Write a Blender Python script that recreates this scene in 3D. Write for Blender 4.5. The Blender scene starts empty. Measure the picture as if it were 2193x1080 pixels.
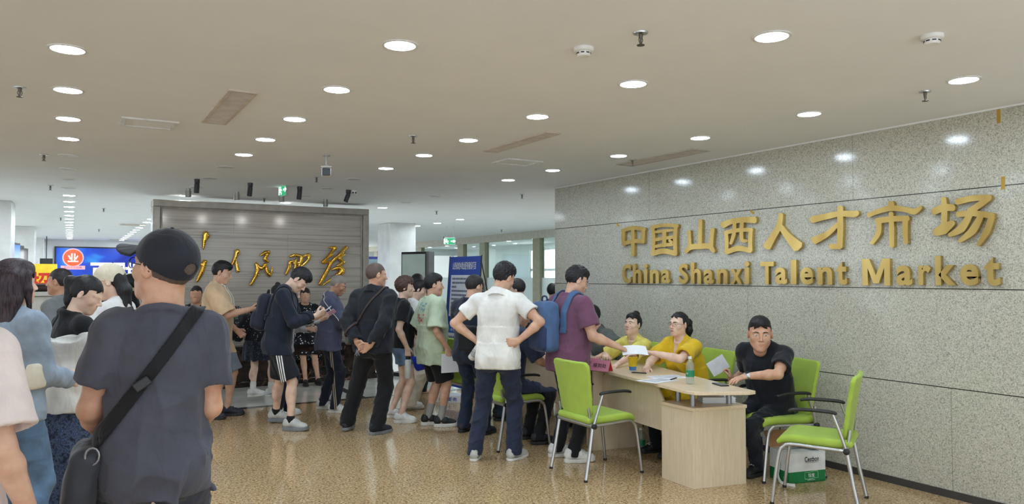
import bpy, bmesh, math, random
import numpy as np
from mathutils import Vector, Matrix

COL = bpy.context.scene.collection
random.seed(4); rng = np.random.default_rng(7)

# ---------------------------------------------------------------- camera (image frame 2193 x 1080)
FPX, EYE, CX, CY = 1600.0, 1.62, 1096.5, 540.0
YAW, PITCH = math.radians(30.6), math.atan(52 / 1600)
cd = bpy.data.cameras.new('camera'); cam = bpy.data.objects.new('camera', cd); COL.objects.link(cam)
cd.sensor_fit = 'HORIZONTAL'; cd.sensor_width = 36; cd.lens = 36 * FPX / 2193
cam.location = (0, 0, EYE); cam.rotation_euler = (math.pi / 2 + PITCH, 0, -YAW)
cd.clip_start = .05; cd.clip_end = 200
sc = bpy.context.scene; sc.camera = cam

# ---------------------------------------------------------------- light and exposure
vs = sc.view_settings
vs.view_transform = 'Standard'; vs.look = 'None'; vs.gamma = 1; vs.use_curve_mapping = False; vs.exposure = 0.31
sc.cycles.use_denoising = True
sc.cycles.max_bounces = 8; sc.cycles.diffuse_bounces = 5; sc.cycles.glossy_bounces = 4; sc.cycles.transparent_max_bounces = 12
sc.cycles.caustics_reflective = False; sc.cycles.caustics_refractive = False
sc.cycles.sample_clamp_indirect = 4
W = bpy.data.worlds.new('daylight'); sc.world = W; W.use_nodes = True       # overcast daylight through the open glass front behind the camera
W.node_tree.nodes['Background'].inputs[0].default_value = (.84, .93, 1.0, 1)
W.node_tree.nodes['Background'].inputs[1].default_value = 1.85
LAMP = 92.0                                                               # radiance of one ceiling downlight

# ---------------------------------------------------------------- from a point of the photograph to a place in the hall
_fw = np.array([math.sin(YAW)*math.cos(PITCH), math.cos(YAW)*math.cos(PITCH), math.sin(PITCH)])
_rt = np.array([math.cos(YAW), -math.sin(YAW), 0]); _up = np.cross(_rt, _fw); _eye = np.array([0, 0, EYE])
def ray(px, py): return _fw + _rt * (px - CX) / FPX - _up * (py - CY) / FPX
def G(px, py, z=0.0):
    d = ray(px, py); return _eye + d * ((z - EYE) / d[2])
def onX(px, py, x):
    d = ray(px, py); return _eye + d * (x / d[0])
def onY(px, py, y):
    d = ray(px, py); return _eye + d * (y / d[1])
def AT(px, py, depth): return _eye + ray(px, py) * depth
# ---------------------------------------------------------------- shape engine: distance fields turned into smooth meshes
def V(*a): return np.array(a, dtype=float)
def unit(v):
    v = np.asarray(v, float); return v / max(1e-9, np.linalg.norm(v))
def rx(d):
    a = math.radians(d); c, s = math.cos(a), math.sin(a); return np.array([[1,0,0],[0,c,-s],[0,s,c]])
def ry(d):
    a = math.radians(d); c, s = math.cos(a), math.sin(a); return np.array([[c,0,s],[0,1,0],[-s,0,c]])
def rz(d):
    a = math.radians(d); c, s = math.cos(a), math.sin(a); return np.array([[c,-s,0],[s,c,0],[0,0,1]])

class SDF:
    def __init__(self, lo, hi, vs):
        self.vs = vs; self.lo = np.asarray(lo, float)
        self.n = np.ceil((np.asarray(hi, float) - self.lo) / vs).astype(int) + 2
        self.f = np.full(self.n, 9.0, dtype=np.float32)
    def like(self):
        o = SDF.__new__(SDF); o.vs, o.lo, o.n = self.vs, self.lo.copy(), self.n.copy(); o.f = np.full(self.n, 9.0, dtype=np.float32); return o
    def sl(self, lo, hi, m=0.0):
        a = np.clip(np.floor((np.asarray(lo) - m - self.lo) / self.vs).astype(int), 0, self.n)
        b = np.clip(np.ceil((np.asarray(hi) + m - self.lo) / self.vs).astype(int) + 1, 0, self.n)
        if (b - a).min() <= 0: return None, None
        g = [(self.lo[i] + self.vs * np.arange(a[i], b[i])).astype(np.float32) for i in range(3)]
        return tuple(slice(a[i], b[i]) for i in range(3)), (g[0][:, None, None], g[1][None, :, None], g[2][None, None, :])
    def add(self, prim, k=0.0):
        fn, lo, hi = prim
        s, P = self.sl(lo, hi, max(k, 3 * self.vs) + .012)
        if s is None: return
        d = fn(*P); c = self.f[s]
        r = np.minimum(c, d)
        if k > 0:
            h = np.maximum(k - np.abs(c - d), 0) / k; r = r - h * h * (k * .25)
        self.f[s] = r
    def cut(self, prim, k=0.0):
        fn, lo, hi = prim
        s, P = self.sl(lo, hi, max(k, 3 * self.vs) + .012)
        if s is None: return
        d = -fn(*P); c = self.f[s]
        r = np.maximum(c, d)
        if k > 0:
            h = np.maximum(k - np.abs(c - d), 0) / k; r = r + h * h * (k * .25)
        self.f[s] = r
    def grid(self):
        return self.sl(self.lo, self.lo + self.vs * (self.n + 1))[1]
    def keep(self, fn, k=0.0):
        d = fn(*self.grid()); r = np.maximum(self.f, d)
        if k > 0:
            q = np.maximum(k - np.abs(self.f - d), 0) / k; r = r + q * q * (k * .25)
        self.f = np.asarray(r, dtype=np.float32)
    def disp(self, fn):
        m = np.abs(self.f) < .06
        if not m.any(): return
        i = np.argwhere(m); p = self.lo + self.vs * i
        self.f[m] += fn(p[:, 0], p[:, 1], p[:, 2]).astype(np.float32)

def cone(a, b, r1, r2, flat=None):
    a = np.asarray(a, float); b = np.asarray(b, float); ba = b - a; bb = max(1e-9, float(ba @ ba)); r = max(r1, r2)
    a32 = a.astype(np.float32); ba32 = ba.astype(np.float32)
    def fn(X, Y, Z):
        x, y, z = X - a32[0], Y - a32[1], Z - a32[2]
        t = np.clip((x * ba32[0] + y * ba32[1] + z * ba32[2]) / bb, 0, 1)
        x = x - t * ba32[0]; y = y - t * ba32[1]; z = z - t * ba32[2]
        if flat is not None:
            n, s = flat; c = (x * n[0] + y * n[1] + z * n[2]) * (1 / s - 1)
            x = x + n[0] * c; y = y + n[1] * c; z = z + n[2] * c
        return (np.sqrt(x * x + y * y + z * z) - (r1 + (r2 - r1) * t)) * (1.0 if flat is None else max(flat[1], .5))
    return fn, np.minimum(a, b) - r, np.maximum(a, b) + r

def ell(c, r, R=None):
    c = np.asarray(c, float); r = np.asarray(r, float); R = np.eye(3) if R is None else R
    m = np.sqrt(((R * r) ** 2).sum(1))
    def fn(X, Y, Z):
        x, y, z = X - c[0], Y - c[1], Z - c[2]
        q = [R[0, i] * x + R[1, i] * y + R[2, i] * z for i in range(3)]
        k0 = np.sqrt(sum((q[i] / r[i]) ** 2 for i in range(3))) + 1e-6
        k1 = np.sqrt(sum((q[i] / r[i] ** 2) ** 2 for i in range(3))) + 1e-6
        return (k0 * (k0 - 1) / k1).astype(np.float32)
    return fn, c - m, c + m

def rbox(c, h, R=None, rd=.01):
    c = np.asarray(c, float); h = np.asarray(h, float); R = np.eye(3) if R is None else R
    m = np.abs(R) @ h
    def fn(X, Y, Z):
        x, y, z = X - c[0], Y - c[1], Z - c[2]
        q = [np.abs(R[0, i] * x + R[1, i] * y + R[2, i] * z) - (h[i] - rd) for i in range(3)]
        o = np.sqrt(sum(np.maximum(v, 0) ** 2 for v in q))
        return (o + np.minimum(np.maximum(np.maximum(q[0], q[1]), q[2]), 0) - rd).astype(np.float32)
    return fn, c - m, c + m

def prof(o, R, tab, e=0.0, t0=None, t1=None, ex=2.2):
    """a bar of elliptic sections: tab rows are (height, half width, half depth, depth offset) in the frame R at o"""
    o = np.asarray(o, float); tab = np.asarray(tab, float)
    T, A, B, C = tab[:, 0], tab[:, 1] + e, tab[:, 2] + e, tab[:, 3]
    t0 = T[0] if t0 is None else t0; t1 = T[-1] if t1 is None else t1
    mx, my = A.max(), (B + np.abs(C)).max()
    pts = np.array([o + R @ V(i * mx, j * my, k) for i in (-1, 1) for j in (-1, 1) for k in (t0, t1)])
    def fn(X, Y, Z):
        x, y, z = X - o[0], Y - o[1], Z - o[2]
        q = [(R[0, i] * x + R[1, i] * y + R[2, i] * z).astype(np.float32) for i in range(3)]
        q = np.broadcast_arrays(*q)
        a = np.interp(q[2], T, A).astype(np.float32); b = np.interp(q[2], T, B).astype(np.float32); c = np.interp(q[2], T, C).astype(np.float32)
        u, w = np.abs(q[0]) / a, np.abs(q[1] - c) / b
        k0 = (u ** ex + w ** ex) ** (1 / ex) + 1e-6
        g = np.sqrt((u / a) ** 2 + (w / b) ** 2) / np.maximum(np.sqrt(u * u + w * w), 1e-6) + 1e-6
        d = (k0 - 1) / g
        return np.maximum(np.maximum(d, q[2] - t1), t0 - q[2])
    return fn, pts.min(0), pts.max(0)

def nets(F):
    f = F.f; s = f < 0
    n = np.array(f.shape)
    c = np.zeros(n - 1, np.uint8)
    for i in (0, 1):
        for j in (0, 1):
            for k in (0, 1):
                c += s[i:n[0]-1+i, j:n[1]-1+j, k:n[2]-1+k]
    act = (c > 0) & (c < 8)
    idx = np.argwhere(act)
    mp = np.full(n - 1, -1, np.int32); mp[act] = np.arange(len(idx), dtype=np.int32)
    off = [(i, j, k) for i in (0, 1) for j in (0, 1) for k in (0, 1)]
    g = [f[idx[:, 0]+o[0], idx[:, 1]+o[1], idx[:, 2]+o[2]] for o in off]
    acc = np.zeros((len(idx), 3)); cnt = np.zeros(len(idx))
    for a in range(8):
        for b in range(a + 1, 8):
            oa, ob = np.array(off[a]), np.array(off[b])
            if np.abs(oa - ob).sum() != 1: continue
            m = (g[a] < 0) != (g[b] < 0)
            t = g[a][m] / (g[a][m] - g[b][m])
            acc[m] += oa + (ob - oa) * t[:, None]; cnt[m] += 1
    v = (idx + acc / np.maximum(cnt, 1)[:, None]) * F.vs + F.lo
    quads = []
    for ax in range(3):
        s0 = s.take(range(0, n[ax] - 1), ax); s1 = s.take(range(1, n[ax]), ax)
        e = np.argwhere(s0 != s1)
        o1, o2 = [a for a in range(3) if a != ax]
        e = e[(e[:, o1] > 0) & (e[:, o2] > 0) & (e[:, o1] < n[o1] - 1) & (e[:, o2] < n[o2] - 1)]
        flip = s1[e[:, 0], e[:, 1], e[:, 2]]
        if ax == 1: flip = ~flip
        def cell(d1, d2):
            q = e.copy(); q[:, o1] -= d1; q[:, o2] -= d2
            return mp[q[:, 0], q[:, 1], q[:, 2]]
        q = np.stack([cell(1, 1), cell(0, 1), cell(0, 0), cell(1, 0)], 1)
        q[flip] = q[flip][:, ::-1]
        quads.append(q)
    return v, np.concatenate(quads)

def mesh_obj(name, v, q, mat=None, parent=None, smooth=True, attrs=None, loc=None):
    v = np.asarray(v, np.float32); q = np.asarray(q, np.int32)
    me = bpy.data.meshes.new(name)
    k = q.shape[1]
    me.vertices.add(len(v)); me.vertices.foreach_set('co', v.ravel())
    me.loops.add(q.size); me.loops.foreach_set('vertex_index', q.ravel())
    me.polygons.add(len(q)); me.polygons.foreach_set('loop_start', np.arange(0, q.size, k, dtype=np.int32))
    if smooth: me.polygons.foreach_set('use_smooth', np.ones(len(q), bool))
    for an, av in (attrs or {}).items():
        a = me.attributes.new(an, 'FLOAT', 'POINT'); a.data.foreach_set('value', np.asarray(av, np.float32))
    me.update(calc_edges=True)
    return link(name, me, mat, parent, loc)

def link(name, me, mat=None, parent=None, loc=None):
    if mat is not None:
        for m in (mat if isinstance(mat, (list, tuple)) else [mat]): me.materials.append(m)
    o = bpy.data.objects.new(name, me); COL.objects.link(o)
    if parent is not None: o.parent = parent
    if loc is not None: o.location = loc
    return o

def field_obj(name, F, mat, parent, attr=None):
    v, q = nets(F)
    if len(q) == 0: return None
    return mesh_obj(name, v, q, mat, parent, attrs=None if attr is None else {k: fn(v[:, 0], v[:, 1], v[:, 2]) for k, fn in attr.items()})

def ik(a, c, l1, l2, hint):
    a = np.asarray(a, float); c = np.asarray(c, float); d = c - a; L = np.linalg.norm(d); u = d / max(L, 1e-9)
    L = min(L, (l1 + l2) * .999); L = max(L, abs(l1 - l2) * 1.02)
    c = a + u * L
    x = (l1 * l1 - l2 * l2 + L * L) / (2 * L); y = math.sqrt(max(0, l1 * l1 - x * x))
    h = np.asarray(hint, float); h = h - u * (h @ u); h = unit(h)
    return a + u * x + h * y, c

# ---------------------------------------------------------------- plain mesh helpers
class MB:
    """collects boxes, tubes, prisms and lathes into one mesh"""
    def __init__(self): self.v, self.f = [], []
    def _add(self, v, f):
        b = len(self.v); self.v += [tuple(map(float, p)) for p in v]; self.f += [tuple(b + i for i in p) for p in f]; return self
    def box(self, c, h, R=None):
        R = np.eye(3) if R is None else R; c = np.asarray(c, float)
        p = [c + R @ V(i * h[0], j * h[1], k * h[2]) for i in (-1, 1) for j in (-1, 1) for k in (-1, 1)]
        return self._add(p, [(0,1,3,2),(4,6,7,5),(0,4,5,1),(2,3,7,6),(0,2,6,4),(1,5,7,3)])
    def tube(self, pts, r, seg=12, cap=True, flat=None):
        pts = [np.asarray(p, float) for p in pts]; n = len(pts); rr = r if hasattr(r, '__len__') else [r] * n
        t = [unit(pts[min(i+1, n-1)] - pts[max(i-1, 0)]) for i in range(n)]
        up = V(0, 0, 1) if abs(t[0][2]) < .9 else V(1, 0, 0)
        if flat is not None: up = np.asarray(flat[0], float)
        vs = []; 
        for i in range(n):
            a = unit(up - t[i] * (up @ t[i])); b = np.cross(t[i], a); up = a if flat is None else up
            for j in range(seg):
                w = 2 * math.pi * j / seg
                vs.append(pts[i] + rr[i] * (math.cos(w) * a * (1 if flat is None else flat[1]) + math.sin(w) * b))
        fs = [(i*seg+j, (i+1)*seg+j, (i+1)*seg+(j+1) % seg, i*seg+(j+1) % seg) for i in range(n-1) for j in range(seg)]
        if cap: fs += [tuple(range(seg)), tuple(reversed(range((n-1)*seg, n*seg)))]
        return self._add(vs, [tuple(reversed(x)) for x in fs] if False else fs)
    def lathe(self, o, prof_, seg=24, R=None):
        R = np.eye(3) if R is None else R; o = np.asarray(o, float); n = len(prof_)
        vs = [o + R @ V(r * math.cos(2*math.pi*j/seg), r * math.sin(2*math.pi*j/seg), z) for r, z in prof_ for j in range(seg)]
        fs = [(i*seg+j, i*seg+(j+1) % seg, (i+1)*seg+(j+1) % seg, (i+1)*seg+j) for i in range(n-1) for j in range(seg)]
        fs += [tuple(reversed(range(seg))), tuple(range((n-1)*seg, n*seg))]
        return self._add(vs, fs)
    def prism(self, poly, fn0, fn1):
        """poly: 2D outline; fn0, fn1 map a 2D point to the back and front 3D point"""
        n = len(poly)
        return self._add([fn0(*p) for p in poly] + [fn1(*p) for p in poly],
                         [tuple(range(n))[::-1], tuple(range(n, 2*n))] + [(i, (i+1) % n, n+(i+1) % n, n+i) for i in range(n)])
    def build(self, name, mat=None, parent=None, smooth=False, bevel=0, loc=None, seg=2, auto=None):
        me = bpy.data.meshes.new(name); me.from_pydata(self.v, [], self.f); me.update()
        bm = bmesh.new(); bm.from_mesh(me); bmesh.ops.recalc_face_normals(bm, faces=bm.faces); bm.to_mesh(me); bm.free()
        if smooth:
            for p in me.polygons: p.use_smooth = True
            me.set_sharp_from_angle(angle=math.radians(auto or 40))
        o = link(name, me, mat, parent, loc)
        if bevel:
            b = o.modifiers.new('bevel', 'BEVEL'); b.width = bevel; b.segments = seg; b.limit_method = 'ANGLE'; b.angle_limit = math.radians(40)
        return o

def bez(pts, n=8):
    """smooth curve through points (Catmull-Rom)"""
    P = [np.asarray(p, float) for p in pts]; out = []
    for i in range(len(P) - 1):
        p0, p1, p2, p3 = P[max(i-1, 0)], P[i], P[i+1], P[min(i+2, len(P)-1)]
        for j in range(n):
            t = j / n
            out.append(.5 * (2*p1 + (p2-p0)*t + (2*p0-5*p1+4*p2-p3)*t*t + (3*p1-p0-3*p2+p3)*t**3))
    out.append(P[-1]); return out

def tag(o, label=None, cat=None, group=None, kind=None):
    if label: o['label'] = label
    if cat: o['category'] = cat
    if group: o['group'] = group
    if kind: o['kind'] = kind
    return o
def empty(name, loc=(0, 0, 0), rot=0.0, label=None, cat=None, group=None, kind=None):
    o = bpy.data.objects.new(name, None); o.empty_display_size = .1; COL.objects.link(o)
    o.location = loc; o.rotation_euler = (0, 0, rot)
    return tag(o, label, cat, group, kind)
def dup(o, loc=None, rot=None, label=None, group=None):
    c = o.copy(); COL.objects.link(c)
    if loc is not None: c.location = loc
    if rot is not None: c.rotation_euler = (0, 0, rot)
    if label: c['label'] = label
    if group: c['group'] = group
    for ch in list(o.children):
        k = ch.copy(); COL.objects.link(k); k.parent = c
        for g in list(ch.children):
            d = g.copy(); COL.objects.link(d); d.parent = k
    return c
# ---------------------------------------------------------------- materials
def lin(c):
    return tuple((x/255/12.92 if x/255 <= .04045 else ((x/255+.055)/1.055)**2.4) for x in c) + (1,)
class NT:
    def __init__(self, name):
        self.m = bpy.data.materials.new(name); self.m.use_nodes = True
        self.t = self.m.node_tree; self.b = self.t.nodes['Principled BSDF']; self.out = self.t.nodes['Material Output']
    def n(self, typ, **k):
        x = self.t.nodes.new(typ)
        for a, v in k.items():
            if a.startswith('i_'):
                key = a[2:]; x.inputs[int(key) if key.isdigit() else key].default_value = v
            else: setattr(x, a, v)
        return x
    def l(self, a, b): self.t.links.new(a, b)
    def coord(self, scale=(1, 1, 1), kind='Object'):
        c = self.n('ShaderNodeTexCoord'); m = self.n('ShaderNodeMapping'); m.inputs['Scale'].default_value = scale
        self.l(c.outputs[kind], m.inputs['Vector']); return m.outputs[0]
    def noise(self, vec, scale, detail=3, rough=.55, dist=0):
        x = self.n('ShaderNodeTexNoise'); x.inputs['Scale'].default_value = scale; x.inputs['Detail'].default_value = detail
        x.inputs['Roughness'].default_value = rough; x.inputs['Distortion'].default_value = dist
        self.l(vec, x.inputs['Vector']); return x.outputs[0]
    def ramp(self, fac, stops, interp='LINEAR'):
        r = self.n('ShaderNodeValToRGB'); e = r.color_ramp; e.interpolation = interp
        while len(e.elements) < len(stops): e.elements.new(.5)
        for el, (p, c) in zip(e.elements, stops): el.position = p; el.color = lin(c) if len(c) == 3 else c
        self.l(fac, r.inputs[0]); return r.outputs[0]
    def math(self, op, a, b=None, c=None, clamp=False):
        x = self.n('ShaderNodeMath', operation=op); x.use_clamp = clamp
        for i, v in enumerate((a, b, c)):
            if v is None: continue
            if isinstance(v, (int, float)): x.inputs[i].default_value = v
            else: self.l(v, x.inputs[i])
        return x.outputs[0]
    def mix(self, fac, a, b, blend='MIX'):
        x = self.n('ShaderNodeMix', data_type='RGBA', blend_type=blend)
        for i, v in ((0, fac), (6, a), (7, b)):
            if isinstance(v, (int, float)): x.inputs[i].default_value = v
            elif isinstance(v, tuple): x.inputs[i].default_value = lin(v) if len(v) == 3 else v
            else: self.l(v, x.inputs[i])
        return x.outputs[2]
    def bump(self, h, strength, dist=.002):
        x = self.n('ShaderNodeBump'); x.inputs['Strength'].default_value = strength; x.inputs['Distance'].default_value = dist
        self.l(h, x.inputs['Height']); self.l(x.outputs[0], self.b.inputs['Normal']); return x
    def set(self, col=None, rough=None, metal=None, spec=None, **k):
        b = self.b
        if col is not None:
            if isinstance(col, tuple): b.inputs['Base Color'].default_value = lin(col) if len(col) == 3 else col
            else: self.l(col, b.inputs['Base Color'])
        if rough is not None:
            if isinstance(rough, (int, float)): b.inputs['Roughness'].default_value = rough
            else: self.l(rough, b.inputs['Roughness'])
        if metal is not None: b.inputs['Metallic'].default_value = metal
        if spec is not None: b.inputs['Specular IOR Level'].default_value = spec
        for a, v in k.items(): b.inputs[a.replace('_', ' ')].default_value = v
        return self

_mc = {}
def plain(name, col, rough=.5, metal=0, spec=.5, var=.04, vscale=9, bump=0, bscale=300):
    key = (name, col, rough, metal)
    if key in _mc: return _mc[key]
    t = NT(name); c = t.coord()
    n = t.noise(c, vscale, 3)
    d = tuple(max(0, int(x * (1 - var * 2))) for x in col); u = tuple(min(255, int(x * (1 + var))) for x in col)
    t.set(t.ramp(n, [(.3, d), (.7, u)]), rough, metal, spec)
    if bump: t.bump(t.noise(c, bscale, 2), bump, .001)
    _mc[key] = t.m; return t.m

def cloth(name, col, rough=.85, var=.05, weave=.25, fold=.85, stretch=(1, 1, .35), pattern=None):
    """woven cloth with soft folds; pattern(t, coord, base colour) may put a print on it"""
    t = NT(name); c = t.coord()
    n = t.noise(c, 6, 4); u = tuple(min(255, int(x * (1 + var) + 1)) for x in col); d = tuple(int(x * (1 - var * 1.6)) for x in col)
    base = t.ramp(n, [(.3, d), (.7, u)])
    if pattern: base = pattern(t, c, base)
    t.set(base, rough, 0, .25, Sheen_Weight=.12)
    f = t.noise(t.coord(stretch), 10, 3, .5, .9); w = t.noise(c, 420, 1)
    h = t.math('ADD', t.math('MULTIPLY', f, fold), t.math('MULTIPLY', w, weave * .06))
    t.bump(h, .8, .02)
    return t.m

def skin(name, col):
    t = NT(name); c = t.coord()
    d = (int(col[0] * .93), int(col[1] * .86), int(col[2] * .84)); u = (min(255, int(col[0] * 1.03)), min(255, int(col[1] * 1.03)), min(255, int(col[2] * 1.03)))
    t.set(t.ramp(t.noise(c, 14, 4), [(.3, d), (.7, u)]), .48, 0, .4)
    t.b.inputs['Subsurface Weight'].default_value = .06; t.b.inputs['Subsurface Radius'].default_value = (.012, .005, .003)
    t.bump(t.noise(c, 260, 2), .15, .001)
    return t.m

def hairmat(name, col, grey=None, stretch=(60, 60, 9)):
    t = NT(name); n = t.noise(t.coord(stretch), 3, 3, .6)
    lo = tuple(int(x * (.6 if not name.startswith('hair_crop') else .85)) for x in col); hi = tuple(min(255, int(x * 1.5 + 6)) for x in (grey or col))
    t.set(t.ramp(n, [(.35, lo), (.7, hi)]), .48, 0, .35)
    t.bump(n, .35, .004)
    return t.m

SK = {k: skin('skin_' + k, c) for k, c in dict(light=(230, 200, 180), fair=(224, 186, 162), mid=(212, 174, 150), tan=(192, 150, 124), warm=(206, 164, 138)).items()}
HAIR = dict(black=hairmat('hair_black', (22, 21, 24)), soft=hairmat('hair_soft_black', (34, 30, 32)), brown=hairmat('hair_brown', (66, 46, 40)),
            grey=hairmat('hair_cropped_grey', (130, 120, 112), (112, 104, 98), (70, 70, 70)), crop=hairmat('hair_cropped', (84, 70, 62), (72, 60, 54), (70, 70, 70)), long=hairmat('hair_long', (34, 28, 32), (48, 36, 42), (45, 45, 4)))
M_eye = NT('eyeball')
def _eyemat(t):
    c = t.n('ShaderNodeTexCoord'); s = t.n('ShaderNodeSeparateXYZ'); t.l(c.outputs['Object'], s.inputs[0])
    r = t.math('SQRT', t.math('ADD', t.math('MULTIPLY', s.outputs[0], s.outputs[0]), t.math('MULTIPLY', s.outputs[2], s.outputs[2])))
    t.set(t.ramp(t.math('MULTIPLY', r, 100.0), [(.0, (8, 7, 7)), (.30, (24, 15, 12)), (.56, (40, 26, 20)), (.64, (222, 214, 208))]), .15)
_eyemat(M_eye); M_eye = M_eye.m
M_lip = skin('lips', (196, 128, 118)); M_lipm = skin('lips_pale', (186, 136, 118))
M_black = plain('black_plastic', (26, 26, 28), .45); M_white = plain('white_plastic', (226, 226, 224), .4)
M_chrome = plain('brushed_steel', (196, 198, 200), .3, 1.0, var=.02)
M_steel = plain('grey_steel_post', (150, 150, 154), .35, .8)
M_paper = plain('white_paper', (232, 232, 236), .8, var=.01)
M_sockw = cloth('sock_white', (222, 220, 218)); M_sockg = cloth('sock_grey', (160, 158, 156)); M_sockb = cloth('sock_black', (26, 26, 28))
M_lace = plain('shoe_lace', (206, 206, 204), .8)
# ---------------------------------------------------------------- people: one continuous body, clothing and hair as parts
# torso sections: height, half width, half depth, depth offset (metres for a height of 1.75)
PEL = [(-.12, .095, .075, -.01), (-.06, .150, .108, -.012), (0, .168, .118, -.012), (.06, .166, .113, -.006), (.12, .156, .106, 0), (.2, .148, .102, .004), (.26, .146, .1, .006)]
CHE = [(-.08, .148, .101, .004), (0, .150, .103, .004), (.08, .160, .113, .004), (.16, .170, .118, .002), (.22, .172, .112, 0), (.27, .160, .098, -.004), (.305, .138, .080, -.01), (.335, .092, .066, -.014), (.362, .062, .056, -.012)]

def wrinkle(seed, amp, zs=.45, sc=1.0, ridged=False):
    r = np.random.default_rng(seed); K = []
    for _ in range(7):
        k = r.normal(size=3) * V(1, 1, zs); k = k / np.linalg.norm(k) * r.uniform(28, 75) * sc
        K.append((k, r.uniform(0, 6.28), r.uniform(.5, 1), r.normal(size=3) * 9))
    def fn(x, y, z):
        o = 0
        for k, p, a, w in K:
            ph = k[0]*x + k[1]*y + k[2]*z + p + 1.3 * np.sin(w[0]*x + w[1]*y + w[2]*z)
            o = o + (a * np.sin(ph) if not ridged else -a * ((1 - np.abs(np.sin(ph * .5))) ** 2 * 2.2 - .7))
        return o * (amp / 2.2)
    return fn

def hand_prims(F, w, d, n, side, curl, s, thumb=.3, grow=0.0):
    d = unit(d); n = np.asarray(n, float); n = unit(n - d * (n @ d)); u = np.cross(d, n) * (1 if side > 0 else -1)
    L = []
    for i, (ku, kl) in enumerate(((.030, .088), (.010, .092), (-.011, .088), (-.030, .080))):
        b = w + u * (.016 - .0105 * i) * s + d * .008 * s; k = w + d * kl * s + u * ku * s
        F.add(cone(b, k, .0155 * s, .0118 * s), .016 * s)
        L.append(k)
    ln = (.070, .079, .073, .058); r0 = (.0092, .0094, .0090, .0080)
    tips = []
    for i, k in enumerate(L):
        c = curl if np.isscalar(curl) else curl[i]
        ang = 0; p = k.copy(); sp = (.10, .03, -.04, -.12)[i] * (1 - .6 * min(c, 1))
        for j, (fr, ca) in enumerate(((.45, 58), (.30, 82), (.25, 52))):
            ang += math.radians(ca) * c + (.06 if j else .05)
            dr = unit(d * math.cos(ang) + n * math.sin(ang) + u * sp)
            q = p + dr * ln[i] * fr * s
            F.add(cone(p, q, r0[i] * s * (1 - .07 * j) + grow, r0[i] * s * (.93 - .08 * j) + grow), .005 * s)
            p = q
        tips.append(p)
    b = w + d * .018 * s + u * .018 * s + n * .006 * s
    m = b + s * .044 * unit(d * .62 + u * .72 + n * (.25 + thumb * .5)); q = m + s * .033 * unit(d * .86 + u * (.40 - thumb * .7) + n * (.2 + thumb))
    t = q + s * .026 * unit(d * .9 + u * (.15 - thumb * .8) + n * (.2 + thumb * .8))
    F.add(cone(b, m, .0175 * s, .0115 * s), .014 * s); F.add(cone(m, q, .0112 * s, .0098 * s), .004 * s); F.add(cone(q, t, .0098 * s, .0076 * s), .004 * s)
    return dict(w=w, d=d, n=n, u=u, palm=w + d * .06 * s + n * .02 * s, tips=tips, thumb=t)

_shoe = {}
def shoe_meshes(kind):
    if kind in _shoe: return _shoe[kind]
    chunky = {'slim': 0, 'run': 1, 'chunk': 1.6, 'sandal': .2}[kind]
    F = SDF((-.08, -.10, -.02), (.08, .22, .16), .0045)
    th = .022 + .010 * chunky
    g = .004 * chunky
    F.add(cone((.0, -.042, .0), (.004, .055, .0), .036 + g, .040 + g)); F.add(cone((.004, .055, .0), (-.002, .15, .0), .042 + g, .038 + g), .03)
    def flatz(X, Y, Z): return np.maximum(np.abs(Z - th / 2 - .012 * np.clip((Y - .10) / .09, 0, 1) ** 2) - th / 2, -9) + 0 * X
    # the sole is the outline pulled straight up
    X, Y, Z = F.grid()
    G2 = F.like(); G2.f = np.repeat(F.f[:, :, [int(round(.02 / F.vs))]], F.n[2], axis=2)[:G2.n[0], :G2.n[1], :G2.n[2]].copy()
    G2.keep(flatz); G2.disp(lambda x, y, z: .0007 * chunky * np.sin(y * 190) * (z < th * .7))
    sole = nets(G2)
    U = SDF((-.09, -.11, -.02), (.09, .23, .17), .0045)
    zz = th
    U.add(cone((0, -.040, zz + .03), (0, -.036, zz + .055), .036 + g, .031 + g * .6)); U.add(cone((0, -.03, zz + .045), (.003, .05, zz + .035), .036, .037), .03)
    U.add(cone((.003, .05, zz + .03), (-.001, .148, zz + .004), .039, .036), .03); U.add(cone((0, .03, zz + .052), (0, .085, zz + .030), .026, .020), .02)
    U.cut(cone((0, -.018, zz + .085), (0, -.012, zz + .03), .030, .022))
    U.keep(lambda X, Y, Z: th - .004 + .012 * np.clip((Y - .10) / .09, 0, 1) ** 2 - Z + 0 * X)
    U.disp(lambda x, y, z: .0016 * np.sin(y * 260) * (y > .02) * (y < .10) * (z > zz + .035))
    up = nets(U)
    def mk(nm, vq):
        o = mesh_obj(nm, *vq); me = o.data; bpy.data.objects.remove(o); me.materials.append(None); return me
    L = MB(); UF = U.f
    def top_z(x, y):
        q = ((V(x, y, 0) - U.lo) / U.vs).round().astype(int); col = UF[q[0], q[1], :]; k_ = np.nonzero(col < 0)[0]
        return U.lo[2] + U.vs * (k_[-1] if len(k_) else 0)
    for j, y in enumerate(() if kind == 'sandal' else (.045, .060, .075, .090)):
        for sg in (-1, 1): L.tube([V(sg * x, y + (x * .35), top_z(sg * x, y) + .002) for x in (-.020, -.010, 0, .010, .020)], .0026, 6)
    lo_ = L.build('lace', None, None, True) if L.v else None; lm = None
    if lo_ is not None: lm = lo_.data; bpy.data.objects.remove(lo_); lm.materials.append(None)
    _shoe[kind] = (mk('shoe_upper', up), mk('shoe_sole', sole), lm); return _shoe[kind]

def slotmat(o, m):
    o.material_slots[0].link = 'OBJECT'; o.material_slots[0].material = m

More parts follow.
